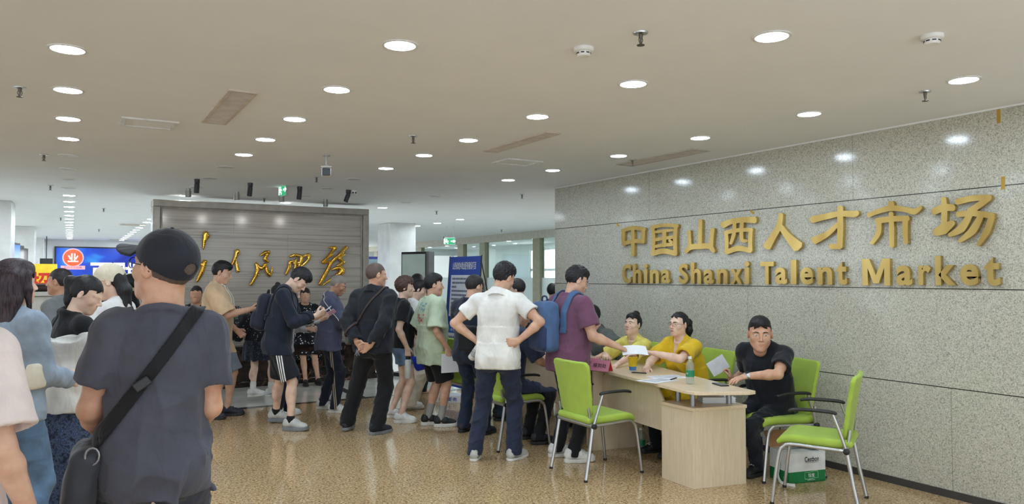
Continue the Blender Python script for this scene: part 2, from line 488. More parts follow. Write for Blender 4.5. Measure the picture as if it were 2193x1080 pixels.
def person(label, pos, face, h=1.72, vs=.006, sk='mid', wf=1.0, df=1.0, belly=0.0, female=False, sw=None, lean=0, twist=0, tilt=0, plean=None, pz=None, py=0.0,
           head=(0, 0, 0), hf=1.03, L=None, R=None, feet=None, top=None, bottom=None, hair=None, shoes=None, facial=False, socks=None, group=None, seed=1, neckf=1.0, armf=1.0, legf=1.0, sit=None, headoff=(0, 0, 0)):
    """pos: (x, y) on the floor; face: degrees clockwise from the camera's forward direction; head: (turn right, bow, tip); L, R: wrists"""
    h = h * .985; s = h / 1.75
    th = -(YAW + math.radians(face))
    root = empty('person', (pos[0], pos[1], 0), th, label, 'person', group)
    plean = lean * .35 if plean is None else plean
    Rp = rx(-plean); Rc = rz(-twist) @ rx(-lean) @ ry(tilt); Rh = rz(-head[0]) @ rx(-head[1]) @ ry(head[2])
    pz = .915 * s if pz is None else pz
    pel = V(0, py, pz)
    W = pel + Rp @ V(0, 0, .19 * s)
    sw = (.158 if female else .174) * wf if sw is None else sw
    hips = [pel + Rp @ V(i * .088 * s * (1.05 if female else 1), 0, -.02 * s) for i in (-1, 1)]
    shd = [W + Rc @ V(i * sw * s, -.006, .302 * s) for i in (-1, 1)]
    nb = W + Rc @ V(0, -.014 * s, .350 * s)
    Rn = rz(-head[0] * .4 - twist * .4) @ rx(-(lean * .5 + head[1] * .45))
    hc = nb + Rn @ V(0, .018 * s, .084 * s) + Rh @ V(0, .012, .090 * hf * s) + V(*headoff)
    ua, fa = .172 * h, .146 * h
    hs = s * hf
    arms = []
    for side, spec in ((-1, L), (1, R)):
        sp = dict(w=(side * .245, .05, .90 * s), d=None, n=(-side, .25, 0), curl=.35, hint=(side * .5, -1, 0), thumb=.25)
        sp.update(spec or {})
        S0 = shd[0 if side < 0 else 1]
        el, wr = ik(S0, V(*sp['w']), ua, fa, V(*sp['hint']))
        d = unit(wr - el) if sp['d'] is None else unit(V(*sp['d']))
        arms.append(dict(side=side, S=S0, E=el, W=wr, d=d, n=V(*sp['n']), curl=sp['curl'], thumb=sp['thumb']))
    legs = []
    feet = feet or [dict(), dict()]
    for i, (side, spec) in enumerate(((-1, feet[0]), (1, feet[1]))):
        sp = dict(p=(side * .10, 0.0), z=.082 * s, yaw=side * 9, hint=(side * .12, 1, 0), pitch=0); sp.update(spec)
        a = V(sp['p'][0], sp['p'][1], sp['z'])
        kn, an = ik(hips[i], a, .246 * h, .238 * h, V(*sp['hint']))
        legs.append(dict(H=hips[i], K=kn, A=an, yaw=sp['yaw'], pitch=sp['pitch'], show=sp.get('show', True)))
    pts = [hc + V(0, 0, .2), hc + V(.13, .17, -.16), hc - V(.13, .17, 0)] + [x for a in arms for x in (a['S'], a['E'], a['W'] + a['d'] * .2 * s)] + [x for l in legs for x in (l['H'], l['K'], l['A'] + V(0, 0, -.03))]
    for c in (V(.2, .2, 0), V(-.2, -.2, 0)): pts += [pel + c * wf, W + c * wf]
    lo = np.min(pts, 0) - .13; hi = np.max(pts, 0) + .13
    lo[2] = max(lo[2], 0.0); hi[2] = (hc + V(0, 0, .16))[2]

    def scl(tab, shift=0.0):
        o = []
        for t, a, b, c in tab:
            if female:
                if t > .2 and tab is CHE: a *= .90
                if tab is PEL: a *= 1.04
                if abs(t) <= .06 and tab is CHE: a *= .94
            o.append((t * s, a * s * wf, b * s * df, c * s))
        return o
    PELs, CHEs = scl(PEL), scl(CHE)
    def torso(F, e=0.0, hem=None, drape=None, top=True, collar=False, tmax=None):
        pl = [list(r) for r in PELs]
        if drape is not None:
            ca = max(r[1] for r in CHEs) * drape; cb = max(r[2] for r in CHEs) * drape
            pl = [[r[0], max(r[1], ca), max(r[2], cb), r[3]] for r in pl]
            if hem is not None and hem < pl[0][0]: pl.insert(0, [hem, pl[0][1], pl[0][2], pl[0][3]])
        F.add(prof(pel, Rp, pl, e, t0=hem, t1=tmax if tmax is not None else pl[-1][0]), 0)
        if not top: return
        ch = [list(r) for r in CHEs]
        if drape is not None:
            ch = [[r[0], max(r[1], ca) if r[0] < .1 * s else r[1], max(r[2], cb * .97) if r[0] < .1 * s else r[2], r[3]] for r in ch]
        F.add(prof(W, Rc, ch, e, t1=CHEs[-1][0]), (.012 + .0012 * abs(lean - plean)) * s)
        if belly: F.add(ell(pel + Rp @ V(0, (.055 + belly * .35) * s, .11 * s), V(.125 * wf, .075 + belly, .15) * s + e, Rp), .08 * s)
        if female:
            for i in (-1, 1): F.add(ell(W + Rc @ V(i * .068 * wf, .088 * df, .145) * s, V(.058, .055, .06) * s + e, Rc), .035 * s)
        for i, a in enumerate(arms):
            sg = a['side']
            F.add(cone(W + Rc @ V(sg * .045, -.022, .372) * s, a['S'] + Rc @ V(-sg * .03, 0, .006) * s, .028 * s + e, .040 * s + e), .045 * s)
    def arm(F, a, e, upto=None, cuff=0.0, k=.035):
        r = armf * s
        S, E, Wr = a['S'], a['E'], a['W']
        F.add(ell(S + unit(E - S) * .02 * s, V(.054, .054, .056) * r + e), k * s)
        if upto is not None and upto <= 1:
            return
        F.add(cone(S, E, .050 * r + e, .0385 * r + e), k * s)
        F.add(cone(S + (E - S) * .25, S + (E - S) * .6, .044 * r + e, .044 * r + e), .03 * s)
        m = E + (Wr - E) * .28
        F.add(cone(E, m, .0385 * r + e, .0405 * r + e), .02 * s); F.add(cone(m, Wr, .0405 * r + e, .0265 * (r * .4 + s * .6) + e), .02 * s)
    def leg(F, l, e, kk=.03):
        H, K, A = l['H'], l['K'], l['A']; r = legf * s
        F.add(cone(H, K, .084 * r + e, .052 * r + e), kk * s)
        c = K + (A - K) * .3; f = unit(np.cross(unit(A - K), V(1, 0, 0)))
        back = f if f[1] < 0 else -f
        F.add(cone(K, A, .050 * r + e, .034 * s + e), .02 * s)
        F.add(ell(c + back * .014 * s, V(.049, .05, .11) * r + e, np.stack([V(1, 0, 0), np.cross(unit(K - A), V(1, 0, 0)), unit(K - A)], 1)), .03 * s)

    def seat_cut(F):
        if sit is not None:                                     # what rests on the seat lies flat on it
            y1 = py + .30
            F.keep(lambda X, Y, Z: np.where((Y < y1) & (Z > sit - .16) & (np.abs(X) < .40), sit - Z, -9).astype(np.float32))
    # -- body
    F = SDF(lo, hi, vs)
    torso(F, 0); F.add(cone(nb + Rc @ V(0, 0, -.02 * s), hc + Rh @ V(0, -.022, -.045) * hs, .056 * s * neckf, .052 * s * neckf), .02 * s)
    for i in (-1, 1): F.add(ell(pel + Rp @ V(i * .075, -.055, -.03) * s * V(1, 1, 1), V(.085, .085, .095) * s), .04 * s)
    for l in legs: leg(F, l, 0)
    hp = lambda x, y, z: hc + Rh @ V(x, y, z) * hs
    F.add(ell(hp(0, -.018, .026), V(.078, .097, .090) * hs, Rh), .02 * s)
    F.add(ell(hp(0, .016, -.028), V(.063, .073, .084) * hs, Rh), .03 * hs)
    jw = .044 if not female else .038
    for i in (-1, 1): F.add(cone(hp(i * jw, .002, -.058), hp(i * .012, .062, -.098), .022 * hs, .018 * hs), .028 * hs)
    F.add(ell(hp(0, .070, -.098), V(.02, .017, .016) * hs, Rh), .02 * hs)
    F.add(cone(hp(0, .02, -.06), hp(0, -.01, -.12), .045 * hs, .045 * hs), .02 * hs)
    for i in (-1, 1):
        F.add(ell(hp(i * .043, .052, -.026), V(.022, .022, .022) * hs, Rh), .02 * hs)
        F.cut(ell(hp(i * .031, .097, .004), V(.019, .020, .013) * hs, Rh), .012 * hs)
        F.add(cone(hp(i * .050, .060, .022), hp(i * .012, .080, .018), .009 * hs, .010 * hs), .012 * hs)
        F.add(ell(hp(i * .031, .066, .002), V(.0165, .0125, .0125) * hs, Rh), .005 * hs)
        Re = Rh @ rz(-i * 22) @ rx(-10)
        F.add(ell(hp(i * .081, -.012, -.006), V(.008, .019, .032) * hs, Re), .006 * hs)
        F.cut(ell(hp(i * .091, -.006, .000), V(.007, .010, .018) * hs, Re), .004 * hs)
    F.add(cone(hp(0, .084, .012), hp(0, .108, -.030), .0065 * hs, .0100 * hs), .009 * hs)
    for i in (-1, 1): F.add(ell(hp(i * .0115, .095, -.034), V(.0078, .011, .0075) * hs, Rh), .006 * hs)
    F.add(ell(hp(0, .070, -.064), V(.031, .022, .026) * hs, Rh), .02 * hs)
    F.add(cone(hp(-.017, .0865, -.0575), hp(.017, .0865, -.0575), .0055 * hs, .0055 * hs), .006 * hs)
    F.add(cone(hp(-.014, .0855, -.0705), hp(.014, .0855, -.0705), .006 * hs, .006 * hs), .006 * hs)
    info = dict(root=root, s=s, hp=hp, Rh=Rh, hs=hs, W=W, Rc=Rc, Rp=Rp, pel=pel, arms=arms, legs=legs, nb=nb, hc=hc, hands=[])
    for a in arms:
        arm(F, a, 0)
        info['hands'].append(hand_prims(F, a['W'], a['d'], a['n'], a['side'], a['curl'], s * .97, a['thumb']))
    for l in legs:
        yv = math.radians(l['yaw']); fd = V(math.sin(yv), math.cos(yv), 0)
        F.add(cone(l['A'] + V(0, 0, -.012) - fd * .02 * s, l['A'] + fd * .11 * s - V(0, 0, .045 * s), .036 * s, .028 * s), .02 * s)
    def surf(x, z, y0=.135):
        y = y0
        while y > .03:
            q = np.round((hp(x, y, z) - F.lo) / F.vs).astype(int)
            if F.f[tuple(np.clip(q, 0, F.n - 1))] < F.vs * .5: break
            y -= .001
        return y
    seat_cut(F); field_obj('body', F, SK[sk], root)

    # -- bottom garment
    if bottom:
        e = bottom.get('ease', .012) * s; kd = bottom.get('kind', 'trousers')
        B = F.like()
        B.add(prof(pel, Rp, PELs, e, t1=bottom.get('waist', .10) * s))
        for i in (-1, 1): B.add(ell(pel + Rp @ V(i * .075, -.055, -.03) * s, V(.085, .085, .095) * s + e * .7), .04 * s)
        if belly: B.add(ell(pel + Rp @ V(0, .05 * s, .02 * s), V(.13 * wf, .08 + belly * .6, .10) * s + e, Rp), .06 * s)
        if kd == 'skirt':
            z1 = bottom['hemz']; zt = (pel + V(0, 0, .10 * s))[2]; wv = bottom.get('wide', .30)
            hem_c = bottom.get('hemc', (0, 0))
            tab = [(z1 - zt, wv, wv * .8, 0), ((z1 - zt) * .5, wv * .5 + .11 * s, wv * .4 + .085 * s, 0), (-.12 * s, .175 * s * wf + e, .125 * s + e, 0), (0, .155 * s * wf, .108 * s, 0)]
            B.add(prof(V(pel[0], pel[1], zt), np.eye(3), tab, 0.0), .05)
            B.disp(lambda x, y, z: .016 * np.sin(9 * np.arctan2(y - pel[1], x) + 3 * z) * np.clip((zt - .1 - z) / .5, 0, 1))
        else:
            for l in legs:
                A = B.like()
                H, K, An = l['H'], l['K'], l['A']
                tw = bottom.get('knee', .062) * s; bw = bottom.get('hemw', .058) * s
                if kd == 'trousers':
                    A.add(cone(H, K, .086 * s * legf + e, tw + e * .4)); A.add(cone(K, An + V(0, 0, -.02), tw + e * .4, bw + e * .3), .02)
                    c = K + (K - H) * 0; back = V(0, -.012 * s, 0)
                    leg(A, l, .006)
                    A.disp(wrinkle(seed + 9, .006, .9, 1.0, True))
                    zc = An[2] - bottom.get('break', .035); A.keep(lambda X, Y, Z: zc - Z + 0 * X + 0 * Y, 1.6 * vs)
                else:
                    f = bottom.get('len', .8); u = unit(K - H); c = H + (K - H) * f
                    A.add(cone(H, c + u * .04, .092 * s * legf + e, bottom.get('hemw', .088) * s + e))
                    A.disp(wrinkle(seed + 9, .005, .5))
                    A.keep(lambda X, Y, Z: ((X - c[0]) * u[0] + (Y - c[1]) * u[1] + (Z - c[2]) * u[2]).astype(np.float32), 1.8 * vs)
                    A.cut(cone(c + u * .03, c - u * .05, bottom.get('hemw', .088) * s + e * .5, .08 * s * legf))
                B.add((lambda X, Y, Z, A=A: A.f, A.lo - 9, A.lo + 99), .03)
            B.disp(wrinkle(seed + 3, .002, .5))
        seat_cut(B)
        info['bottom'] = field_obj(bottom.get('name', kd), B, bottom['mat'], root, bottom['attr'](info) if 'attr' in bottom else None)
        info['bfield'] = B
    # -- top garment
    shirt = None
    if top:
        e = top.get('ease', .014) * s; hem = top.get('hem', -.10) * s; dr = top.get('drape', 1.0)
        T = F.like(); torso(T, e, hem, dr)
        if bottom and not top.get('tucked'):
            up_ = Rp[:, 2]; hz = hem
            X, Y, Z = T.grid()
            hp_ = hz - ((X - pel[0]) * up_[0] + (Y - pel[1]) * up_[1] + (Z - pel[2]) * up_[2])
            ov = np.maximum(info['bfield'].f - .009 - top.get('over', .0), hp_)
            h_ = np.maximum(.03 - np.abs(T.f - ov), 0) / .03
            T.f = (np.minimum(T.f, ov) - h_ * h_ * .0075).astype(np.float32)
            q_ = np.maximum(1.6 * vs - np.abs(T.f - hp_), 0) / (1.6 * vs); T.f = (np.maximum(T.f, hp_) + q_ * q_ * .4 * vs).astype(np.float32)
        nk = top.get('neck', .066) * s * max(1, neckf * .97)
        ax = unit(Rc @ V(0, .42 if not top.get('vee') else .7, 1)); c0 = nb + Rc @ V(0, -.006, .012) * s
        def polar(X, Y, Z):
            x, y, z = X - c0[0], Y - c0[1], Z - c0[2]; t = x * ax[0] + y * ax[1] + z * ax[2]
            return t, np.sqrt(np.maximum(x * x + y * y + z * z - t * t, 0))
        def neckcut(X, Y, Z): t, r_ = polar(X, Y, Z); return np.maximum(r_ - nk * 1.14, -t).astype(np.float32)
        def rib(X, Y, Z): t, r_ = polar(X, Y, Z); return (np.sqrt((r_ - nk) ** 2 + (t * .75) ** 2) - .0098).astype(np.float32)
        T.add(cone(nb + Rc @ V(0, 0, -.07) * s, c0 + ax * .004, .066 * s * neckf + .006, nk), .02)
        T.cut((neckcut, c0 - .14, c0 + .14), .006)
        if top.get('vee'): T.cut(cone(nb + Rc @ V(0, .09, .03) * s, nb + Rc @ V(0, .12, -.11 - top['vee']) * s, .05 * s, .006))
        if top.get('off'):                                      # jacket slipped off the shoulders
            T.keep(lambda X, Y, Z: (Z - (W + Rc @ V(0, 0, top['off']) * s)[2]) + 0 * X + 0 * Y - .03 * np.cos(X * 14))
        sl = top.get('sleeve', .62); cz = top.get('cuff', .012) * s
        for a in arms:
            A = T.like()
            S, E, Wr = a['S'], a['E'], a['W']
            if sl == 'long':
                A.add(ell(S + unit(E - S) * .02 * s, V(.055, .055, .057) * s * armf + e)); A.add(cone(S, E, .053 * s * armf + e, .045 * s + e), .02)
                A.add(cone(E, Wr, .045 * s + e, .034 * s + e * .8), .02)
                A.disp(wrinkle(seed + 40 + a['side'], .005, 1.0, 1.25))
                u = unit(Wr - E); c = Wr - u * top.get('short', .005)
                A.keep(lambda X, Y, Z: ((X - c[0]) * u[0] + (Y - c[1]) * u[1] + (Z - c[2]) * u[2]).astype(np.float32) + np.where((X - E[0]) * u[0] + (Y - E[1]) * u[1] + (Z - E[2]) * u[2] > -.05, 0, -9))
                A.cut(cone(Wr + u * .03, Wr - u * .035, .029 * s + e * .35, .029 * s + e * .35))
            elif sl > 0:
                u = unit(E - S); c = S + (E - S) * sl
                A.add(ell(S + u * .02 * s, V(.056, .056, .058) * s * armf + e)); A.add(cone(S, c + u * .03, .054 * s * armf + e, .052 * s * armf + e + cz), .02)
                A.disp(wrinkle(seed + 40 + a['side'], .003, 1.0))
                A.keep(lambda X, Y, Z: ((X - c[0]) * u[0] + (Y - c[1]) * u[1] + (Z - c[2]) * u[2]).astype(np.float32), 1.8 * vs)
                A.cut(cone(c + u * .03, c - u * .03, .043 * s * armf + e * .6 + cz * .9, .041 * s * armf + e * .5 + cz * .5))
            T.add((lambda X, Y, Z, A=A: A.f, A.lo - 9, A.lo + 99), .03)
        if top.get('collar'):
            cr = top.get('collar_r', .070) * s * max(1, neckf * .97); hgt = top['collar'] * s
            def ring(X, Y, Z):
                x, y, z = X - c0[0], Y - c0[1], Z - c0[2]; t = x * ax[0] + y * ax[1] + z * ax[2]
                rr = np.sqrt(np.maximum(x * x + y * y + z * z - t * t, 0)); return np.maximum(np.abs(rr - cr - (t - hgt) * -.25) - .0065, np.abs(t - hgt * .5 + .02) - hgt * .5 - .02).astype(np.float32)
            T.add((ring, c0 - .12, c0 + .16), .008)
        wr_ = wrinkle(seed, top.get('fold', .0055), top.get('zs', .4), top.get('fsc', .8), True)
        T.disp(lambda x, y, z: wr_(x, y, z) * (.45 + .8 * np.clip((W[2] + .2 - z) / .45, 0, 1)))
        if bottom and not top.get('tucked'): T.f = np.minimum(T.f, np.maximum(info['bfield'].f - .005, hp_)).astype(np.float32)
        T.add((rib, c0 - .12, c0 + .12), .018)
        seat_cut(T); shirt = T
        info['top'] = field_obj(top.get('name', 'shirt'), T, top['mat'], root, top['attr'](info) if 'attr' in top else None)
        info['shirt'] = T
    # -- shoes and socks
    if shoes:
        kind, mu, ms = shoes[:3]
        um, sm, lm = shoe_meshes(kind)
        for l in legs:
            if not l['show']: continue
            o = link('shoe', um, None, root); slotmat(o, mu)
            yv = math.radians(l['yaw'])
            Rm = rz(-l['yaw']) @ rx(-l['pitch'])
            base = l['A'] - Rm @ V(0, 0, .082 * s)
            M4 = Matrix(np.block([[Rm * (s * shoes[3] if len(shoes) > 3 else s), base[:, None]], [np.zeros((1, 3)), np.ones((1, 1))]]).tolist())
            o.matrix_local = M4
            k = link('sole', sm, None, o); slotmat(k, ms)
            if lm is not None: k = link('laces', lm, None, o); slotmat(k, M_lace)
    if socks:
        sm, z0, z1, ex_ = socks
        for l in legs:
            d = unit(l['K'] - l['A']); S2 = SDF(l['A'] - .09, l['A'] + V(.1, .1, .26), .006)
            S2.add(cone(l['A'] + d * z0, l['A'] + d * z1, .034 * s + ex_, .037 * s + ex_))
            field_obj('sock', S2, sm, root)
    # -- hair
    if hair:
        do_hair(info, hair, max(.0045, vs * .85))
    if facial:
        hcm = HAIR[facial.get('brow', 'black')]
        for i in (-1, 1):
            b = MB(); b.tube(bez([hp(i * .014, surf(i * .014, .0185) - .001, .0185), hp(i * .032, surf(i * .032, .0245) - .001, .0245), hp(i * .051, surf(i * .051, .0185) - .001, .0185)], 5), [.0022 * hs, .0034 * hs, .0036 * hs, .0036 * hs, .0036 * hs, .0034 * hs, .003 * hs, .0028 * hs, .0024 * hs, .002 * hs, .001 * hs], 8)
            b.build('eyebrow', hcm, root, True)
            ey = MB(); n = 12
            prof_ = [(.0122 * math.sin(math.pi * k / n) + 1e-5, -.0122 * math.cos(math.pi * k / n)) for k in range(n + 1)]
            ey.lathe((0, 0, 0), prof_, 20)
            o = ey.build('eye', M_eye, root, True)
            o.scale = (1.12 * hs, .62 * hs, .50 * hs); o.location = hp(i * .031, surf(i * .031, .0015) - .0035, .0015); o.rotation_euler = Matrix((Rh @ rz(-i * 12 - facial.get('gaze', 0))).tolist()).to_euler()
        lp = SDF(hc - .16, hc + .16, .003); ym, yc = surf(0, -.063) - .0015, surf(.018, -.063) - .002
        for i in (-1, 1):
            lp.add(cone(hp(0, ym, -.0595), hp(i * .021, yc, -.0625), .0048 * hs, .0022 * hs)); lp.add(cone(hp(0, ym, -.0685), hp(i * .018, yc, -.0650), .0056 * hs, .0022 * hs), .001)
        field_obj('lips', lp, facial.get('lip', M_lipm), root)
        if facial.get('glasses'): glasses(info, facial['glasses'])
    return info

def do_hair(info, hair, vs):
    hp, Rh, hs, hc, root = info['hp'], info['Rh'], info['hs'], info['hc'], info['root']
    st = hair['style']; mat = HAIR[hair['mat']]
    ext = .14 if st not in ('long', 'pony') else .14
    lo = hc - V(.16, .2, .16); hi = hc + V(.16, .2, .18)
    if st in ('long', 'pony'): lo = lo - V(.12, .14, hair.get('drop', .25) + .1); hi = hi + V(.12, .10, .02)
    F = SDF(lo, hi, vs)
    t = hair.get('t', .014); side = hair.get('side', .006)
    F.add(ell(hp(0, -.020, .026 + (t - side) * .5), V(.078 + side, .098 + side, .090 + (t + side) * .5) * hs, Rh))
    if t > .011: F.add(ell(hp(0, .01, .085), V(.062, .080, .034 + t * .6) * hs, Rh), .03)
    fr = hair.get('front', .062)                                # height of the hairline over the forehead
    Ri = Rh.T; back = hair.get('nape', -.070); slope = hair.get('slope', 1.0); seed = hair.get('seed', 3)
    def region(X, Y, Z):
        x, y, z = X - hc[0], Y - hc[1], Z - hc[2]
        q = [(Ri[i, 0] * x + Ri[i, 1] * y + Ri[i, 2] * z) / hs for i in range(3)]
        line = np.minimum(np.where(q[1] > .02, fr - .3 * (.085 - q[1]) - .5 * np.abs(q[0]) * (q[1] > .06), slope * (q[1] + .008) * 1.6 - .028), fr)
        if hair.get('bangs'): line = np.where(q[1] > .045, hair['bangs'] - .1 * np.abs(q[0]), line)
        line = np.maximum(line, back)
        if hair.get('ears'): line = np.where((q[1] < .025), np.minimum(line, hair['ears']), line); 
        return ((line - q[2]) * hs * .75).astype(np.float32)
    F.keep(region)
    am = hair.get('rough', .0018); wz = wrinkle(seed, am, hair.get('zs', .5), 4.6 if st != 'long' else 1.8)
    if st == 'bun':
        F.add(ell(hp(*hair.get('at', (0, -.07, .115))), V(.042, .042, .036) * hs, Rh), .012)
    if st == 'pony':
        a = hp(*hair.get('at', (0, -.105, .045))); dr = hair.get('drop', .25)
        b = a + Rh @ V(*hair.get('dir', (0, -.05, 0))); c = b + V(0, 0, -dr * .55) + Rh @ V(*hair.get('swing', (0, -.01, 0))); d = c + V(0, 0, -dr * .45)
        F.add(cone(a, b, .026 * hs, .034 * hs), .012); F.add(cone(b, c, .036 * hs, .034 * hs), .02); F.add(cone(c, d, .034 * hs, .010 * hs), .02)
    if st == 'long':
        dr = hair.get('drop', .3); hw_ = hair.get('w', 1.0)
        for i, x in enumerate((-.075, -.05, -.02, .015, .05, .075)):
            x *= hw_; a = hp(x, -.045 - .045 * (1 - abs(x) / .075), .03); b = hp(x * 1.12, -.05 - .06 * (1 - abs(x) / .08), -.09) ; c = b + V(x * .25, -.02, -dr * (.75 + .25 * math.sin(i * 2.1)))
            F.add(cone(a, b, .042 * hs * hw_, .040 * hs * hw_), .03); F.add(cone(b, c, .038 * hs * hw_, .014 * hs), .03)
        for i in (-1, 1):
            if hair.get('front_locks', True):
                b = hp(i * .088, .02, -.03); c = b + V(i * .01, .01, -dr * .8)
                F.add(cone(hp(i * .074, .02, .05), b, .020 * hs, .018 * hs), .02); F.add(cone(b, c, .018 * hs, .006), .02)
    F.disp(lambda x, y, z: .6 * wz(x, y, z))
    o = field_obj('hair', F, mat, root)
    if st == 'pony' and hair.get('tie'):
        a = hp(*hair.get('at', (0, -.105, .045))); R2 = np.stack([V(1, 0, 0), unit(np.cross(unit(Rh @ V(0, -1, .1)), V(1, 0, 0))), unit(Rh @ V(0, -1, .1))], 1)
        m = MB(); m.tube([a + R2 @ V(.031 * math.cos(w), .031 * math.sin(w), .005) * hs for w in np.linspace(0, 2 * math.pi, 18)], .008 * hs, 8); m.build('hair_tie', hair['tie'], root, True)
    return o

def glasses(info, mat):
    hp, hs, root = info['hp'], info['hs'], info['root']
    m = MB()
    for i in (-1, 1):
        c = (i * .033, .099, .0005); ring = [hp(c[0] + .0235 * math.cos(w), c[1] - .010 * max(0, i * math.cos(w)), c[2] + .018 * math.sin(w)) for w in np.linspace(0, 2 * math.pi, 20)]
        m.tube(ring, .0016 * hs, 6)
        m.tube([hp(i * .056, .090, .004), hp(i * .079, .05, .006), hp(i * .083, -.005, .006), hp(i * .082, -.028, -.012)], .0017 * hs, 6)
    m.tube([hp(-.010, .100, .004), hp(0, .104, .006), hp(.010, .100, .004)], .0015 * hs, 6)
    m.build('glasses', mat, root, True)

def shell_strap(info, name, mat, n, c, w, zlo=None, zhi=None, off=.004, th=.004, extra=None, parent=None, field='shirt', vs=None, half=None):
    """a webbing band lying on the garment where the plane n.p = c meets it"""
    T = info[field]; A = T.like(); n = unit(V(*n))
    X, Y, Z = T.grid()
    A.f = np.maximum(np.abs(T.f - off - max(th, T.vs * 1.05)) - max(th, T.vs * 1.05), np.abs(X * n[0] + Y * n[1] + Z * n[2] - c) - w / 2).astype(np.float32)
    if zlo is not None: A.f = np.maximum(A.f, zlo - Z)
    if zhi is not None: A.f = np.maximum(A.f, Z - zhi)
    if half is not None:
        for hn, hcc in half: A.f = np.maximum(A.f, X * hn[0] + Y * hn[1] + Z * hn[2] - hcc)
    A.f = A.f.astype(np.float32)
    return field_obj(name, A, mat, parent)

def cap(info, mat, bmat=None, brim=.085, name='baseball_cap', tiltb=0.0, zb=.045):
    hp, Rh, hs, hc, root = info['hp'], info['Rh'], info['hs'], info['hc'], info['root']; Ri = Rh.T
    F = SDF(hc - V(.17, .17, .1), hc + V(.17, .17, .2), .005)
    F.add(ell(hp(0, -.018, .034), V(.089, .110, .101) * hs, Rh))
    def loc(X, Y, Z):
        x, y, z = X - hc[0], Y - hc[1], Z - hc[2]
        return [(Ri[i, 0] * x + Ri[i, 1] * y + Ri[i, 2] * z) / hs for i in range(3)]
    def reg(X, Y, Z):
        q = loc(X, Y, Z); return ((.006 + .40 * q[1] - q[2]) * hs).astype(np.float32)
    F.keep(reg)
    # the arched opening over the strap at the back
    F.cut(ell(hp(0, -.125, .012), V(.026, .03, .017) * hs, Rh))
    F.disp(lambda x, y, z: .0012 * np.sin(6 * np.arctan2(y - hc[1], x - hc[0])))
    o = field_obj(name, F, mat, root)
    b = SDF(hc - V(.3, .3, .2), hc + V(.3, .3, .2), .004)
    def br(X, Y, Z):
        q = loc(X, Y, Z); e = np.sqrt((q[0] / .080) ** 2 + ((q[1] - .065) / (brim + .035)) ** 2)
        z0 = zb - 4.6 * q[0] ** 2 - (.05 + tiltb) * (q[1] - .075)
        hole = (np.sqrt((q[0] / .084) ** 2 + ((q[1] + .018) / .104) ** 2) - 1) * .09
        return (np.maximum(np.maximum(np.maximum((e - 1) * .08, np.abs(q[2] - z0) - .0042), .06 - q[1] - 9 * np.abs(q[0]) * 0), -hole) * hs).astype(np.float32)
    b.f = np.minimum(b.f, br(*b.grid())).astype(np.float32)
    field_obj('brim', b, bmat or mat, o)
    m = MB(); m.lathe(hp(0, -.018, .135), [(.001, .004), (.006, .003), (.007, 0), (.005, -.003)], 12, Rh); m.build('button', mat, o, True)
    return o
# ---------------------------------------------------------------- the hall itself
CEIL, WX, WEND, FWY = 2.8, 5.57, 8.29, 11.75
def S(o): return tag(o, kind='structure')
def mat_granite_wall():
    t = NT('grey_granite'); c = t.coord()
    s1 = t.noise(c, 120, 2, .6); s2 = t.noise(c, 52, 3, .6); big = t.noise(c, .9, 3)
    base = t.ramp(s1, [(.28, (120, 118, 108)), (.42, (178, 176, 163)), (.58, (200, 198, 185)), (.72, (220, 217, 205))])
    base = t.mix(t.math('MULTIPLY', t.ramp(s2, [(.58, (0, 0, 0)), (.74, (255, 255, 255))]), .30), base, (138, 133, 122))
    base = t.mix(t.math('MULTIPLY', big, .22), base, (176, 160, 128), 'MULTIPLY')
    sep = t.n('ShaderNodeSeparateXYZ'); t.l(c, sep.inputs[0])
    line = None
    for z in (2.25, 1.527, .80):
        k = t.math('LESS_THAN', t.math('ABSOLUTE', t.math('SUBTRACT', sep.outputs[2], z)), .0035)
        line = k if line is None else t.math('MAXIMUM', line, k)
    for y, z0, z1 in ((5.0, .80, 1.527), (7.55, 1.527, 2.25), (3.87, 2.25, 2.8), (2.55, 1.527, 2.25), (6.4, 2.25, 2.8), (7.6, .8, 1.527), (3.1, 0, .8)):
        k = t.math('LESS_THAN', t.math('ABSOLUTE', t.math('SUBTRACT', sep.outputs[1], y)), .0022)
        k = t.math('MULTIPLY', k, t.math('MULTIPLY', t.math('GREATER_THAN', sep.outputs[2], z0), t.math('LESS_THAN', sep.outputs[2], z1)))
        line = t.math('MAXIMUM', line, t.math('MULTIPLY', k, .5))
    base = t.mix(line, base, (44, 42, 40))
    t.set(base, .13, 0, .5); return t.m
def mat_floor():
    t = NT('brown_granite_floor'); c = t.coord(); w = t.noise(c, 5, 2)
    s = t.noise(c, 62, 4, .68, .4)
    base = t.ramp(s, [(.30, (92, 70, 46)), (.42, (152, 122, 86)), (.52, (196, 166, 124)), (.64, (222, 196, 156)), (.76, (236, 216, 182))])
    base = t.mix(t.ramp(t.noise(c, 24, 3, .6), [(.55, (0, 0, 0)), (.72, (200, 200, 200))]), base, (96, 62, 44))
    sep = t.n('ShaderNodeSeparateXYZ'); t.l(c, sep.inputs[0])
    ln = None
    for ax in (0, 1):
        f = t.math('FRACT', t.math('MULTIPLY', t.math('ADD', sep.outputs[ax], 20.23 + ax * .35), 1 / 1.1))
        k = t.math('LESS_THAN', f, .0028); ln = k if ln is None else t.math('MAXIMUM', ln, k)
    base = t.mix(t.math('MULTIPLY', ln, .5), base, (60, 42, 30))
    t.set(base, .11, 0, .5); return t.m
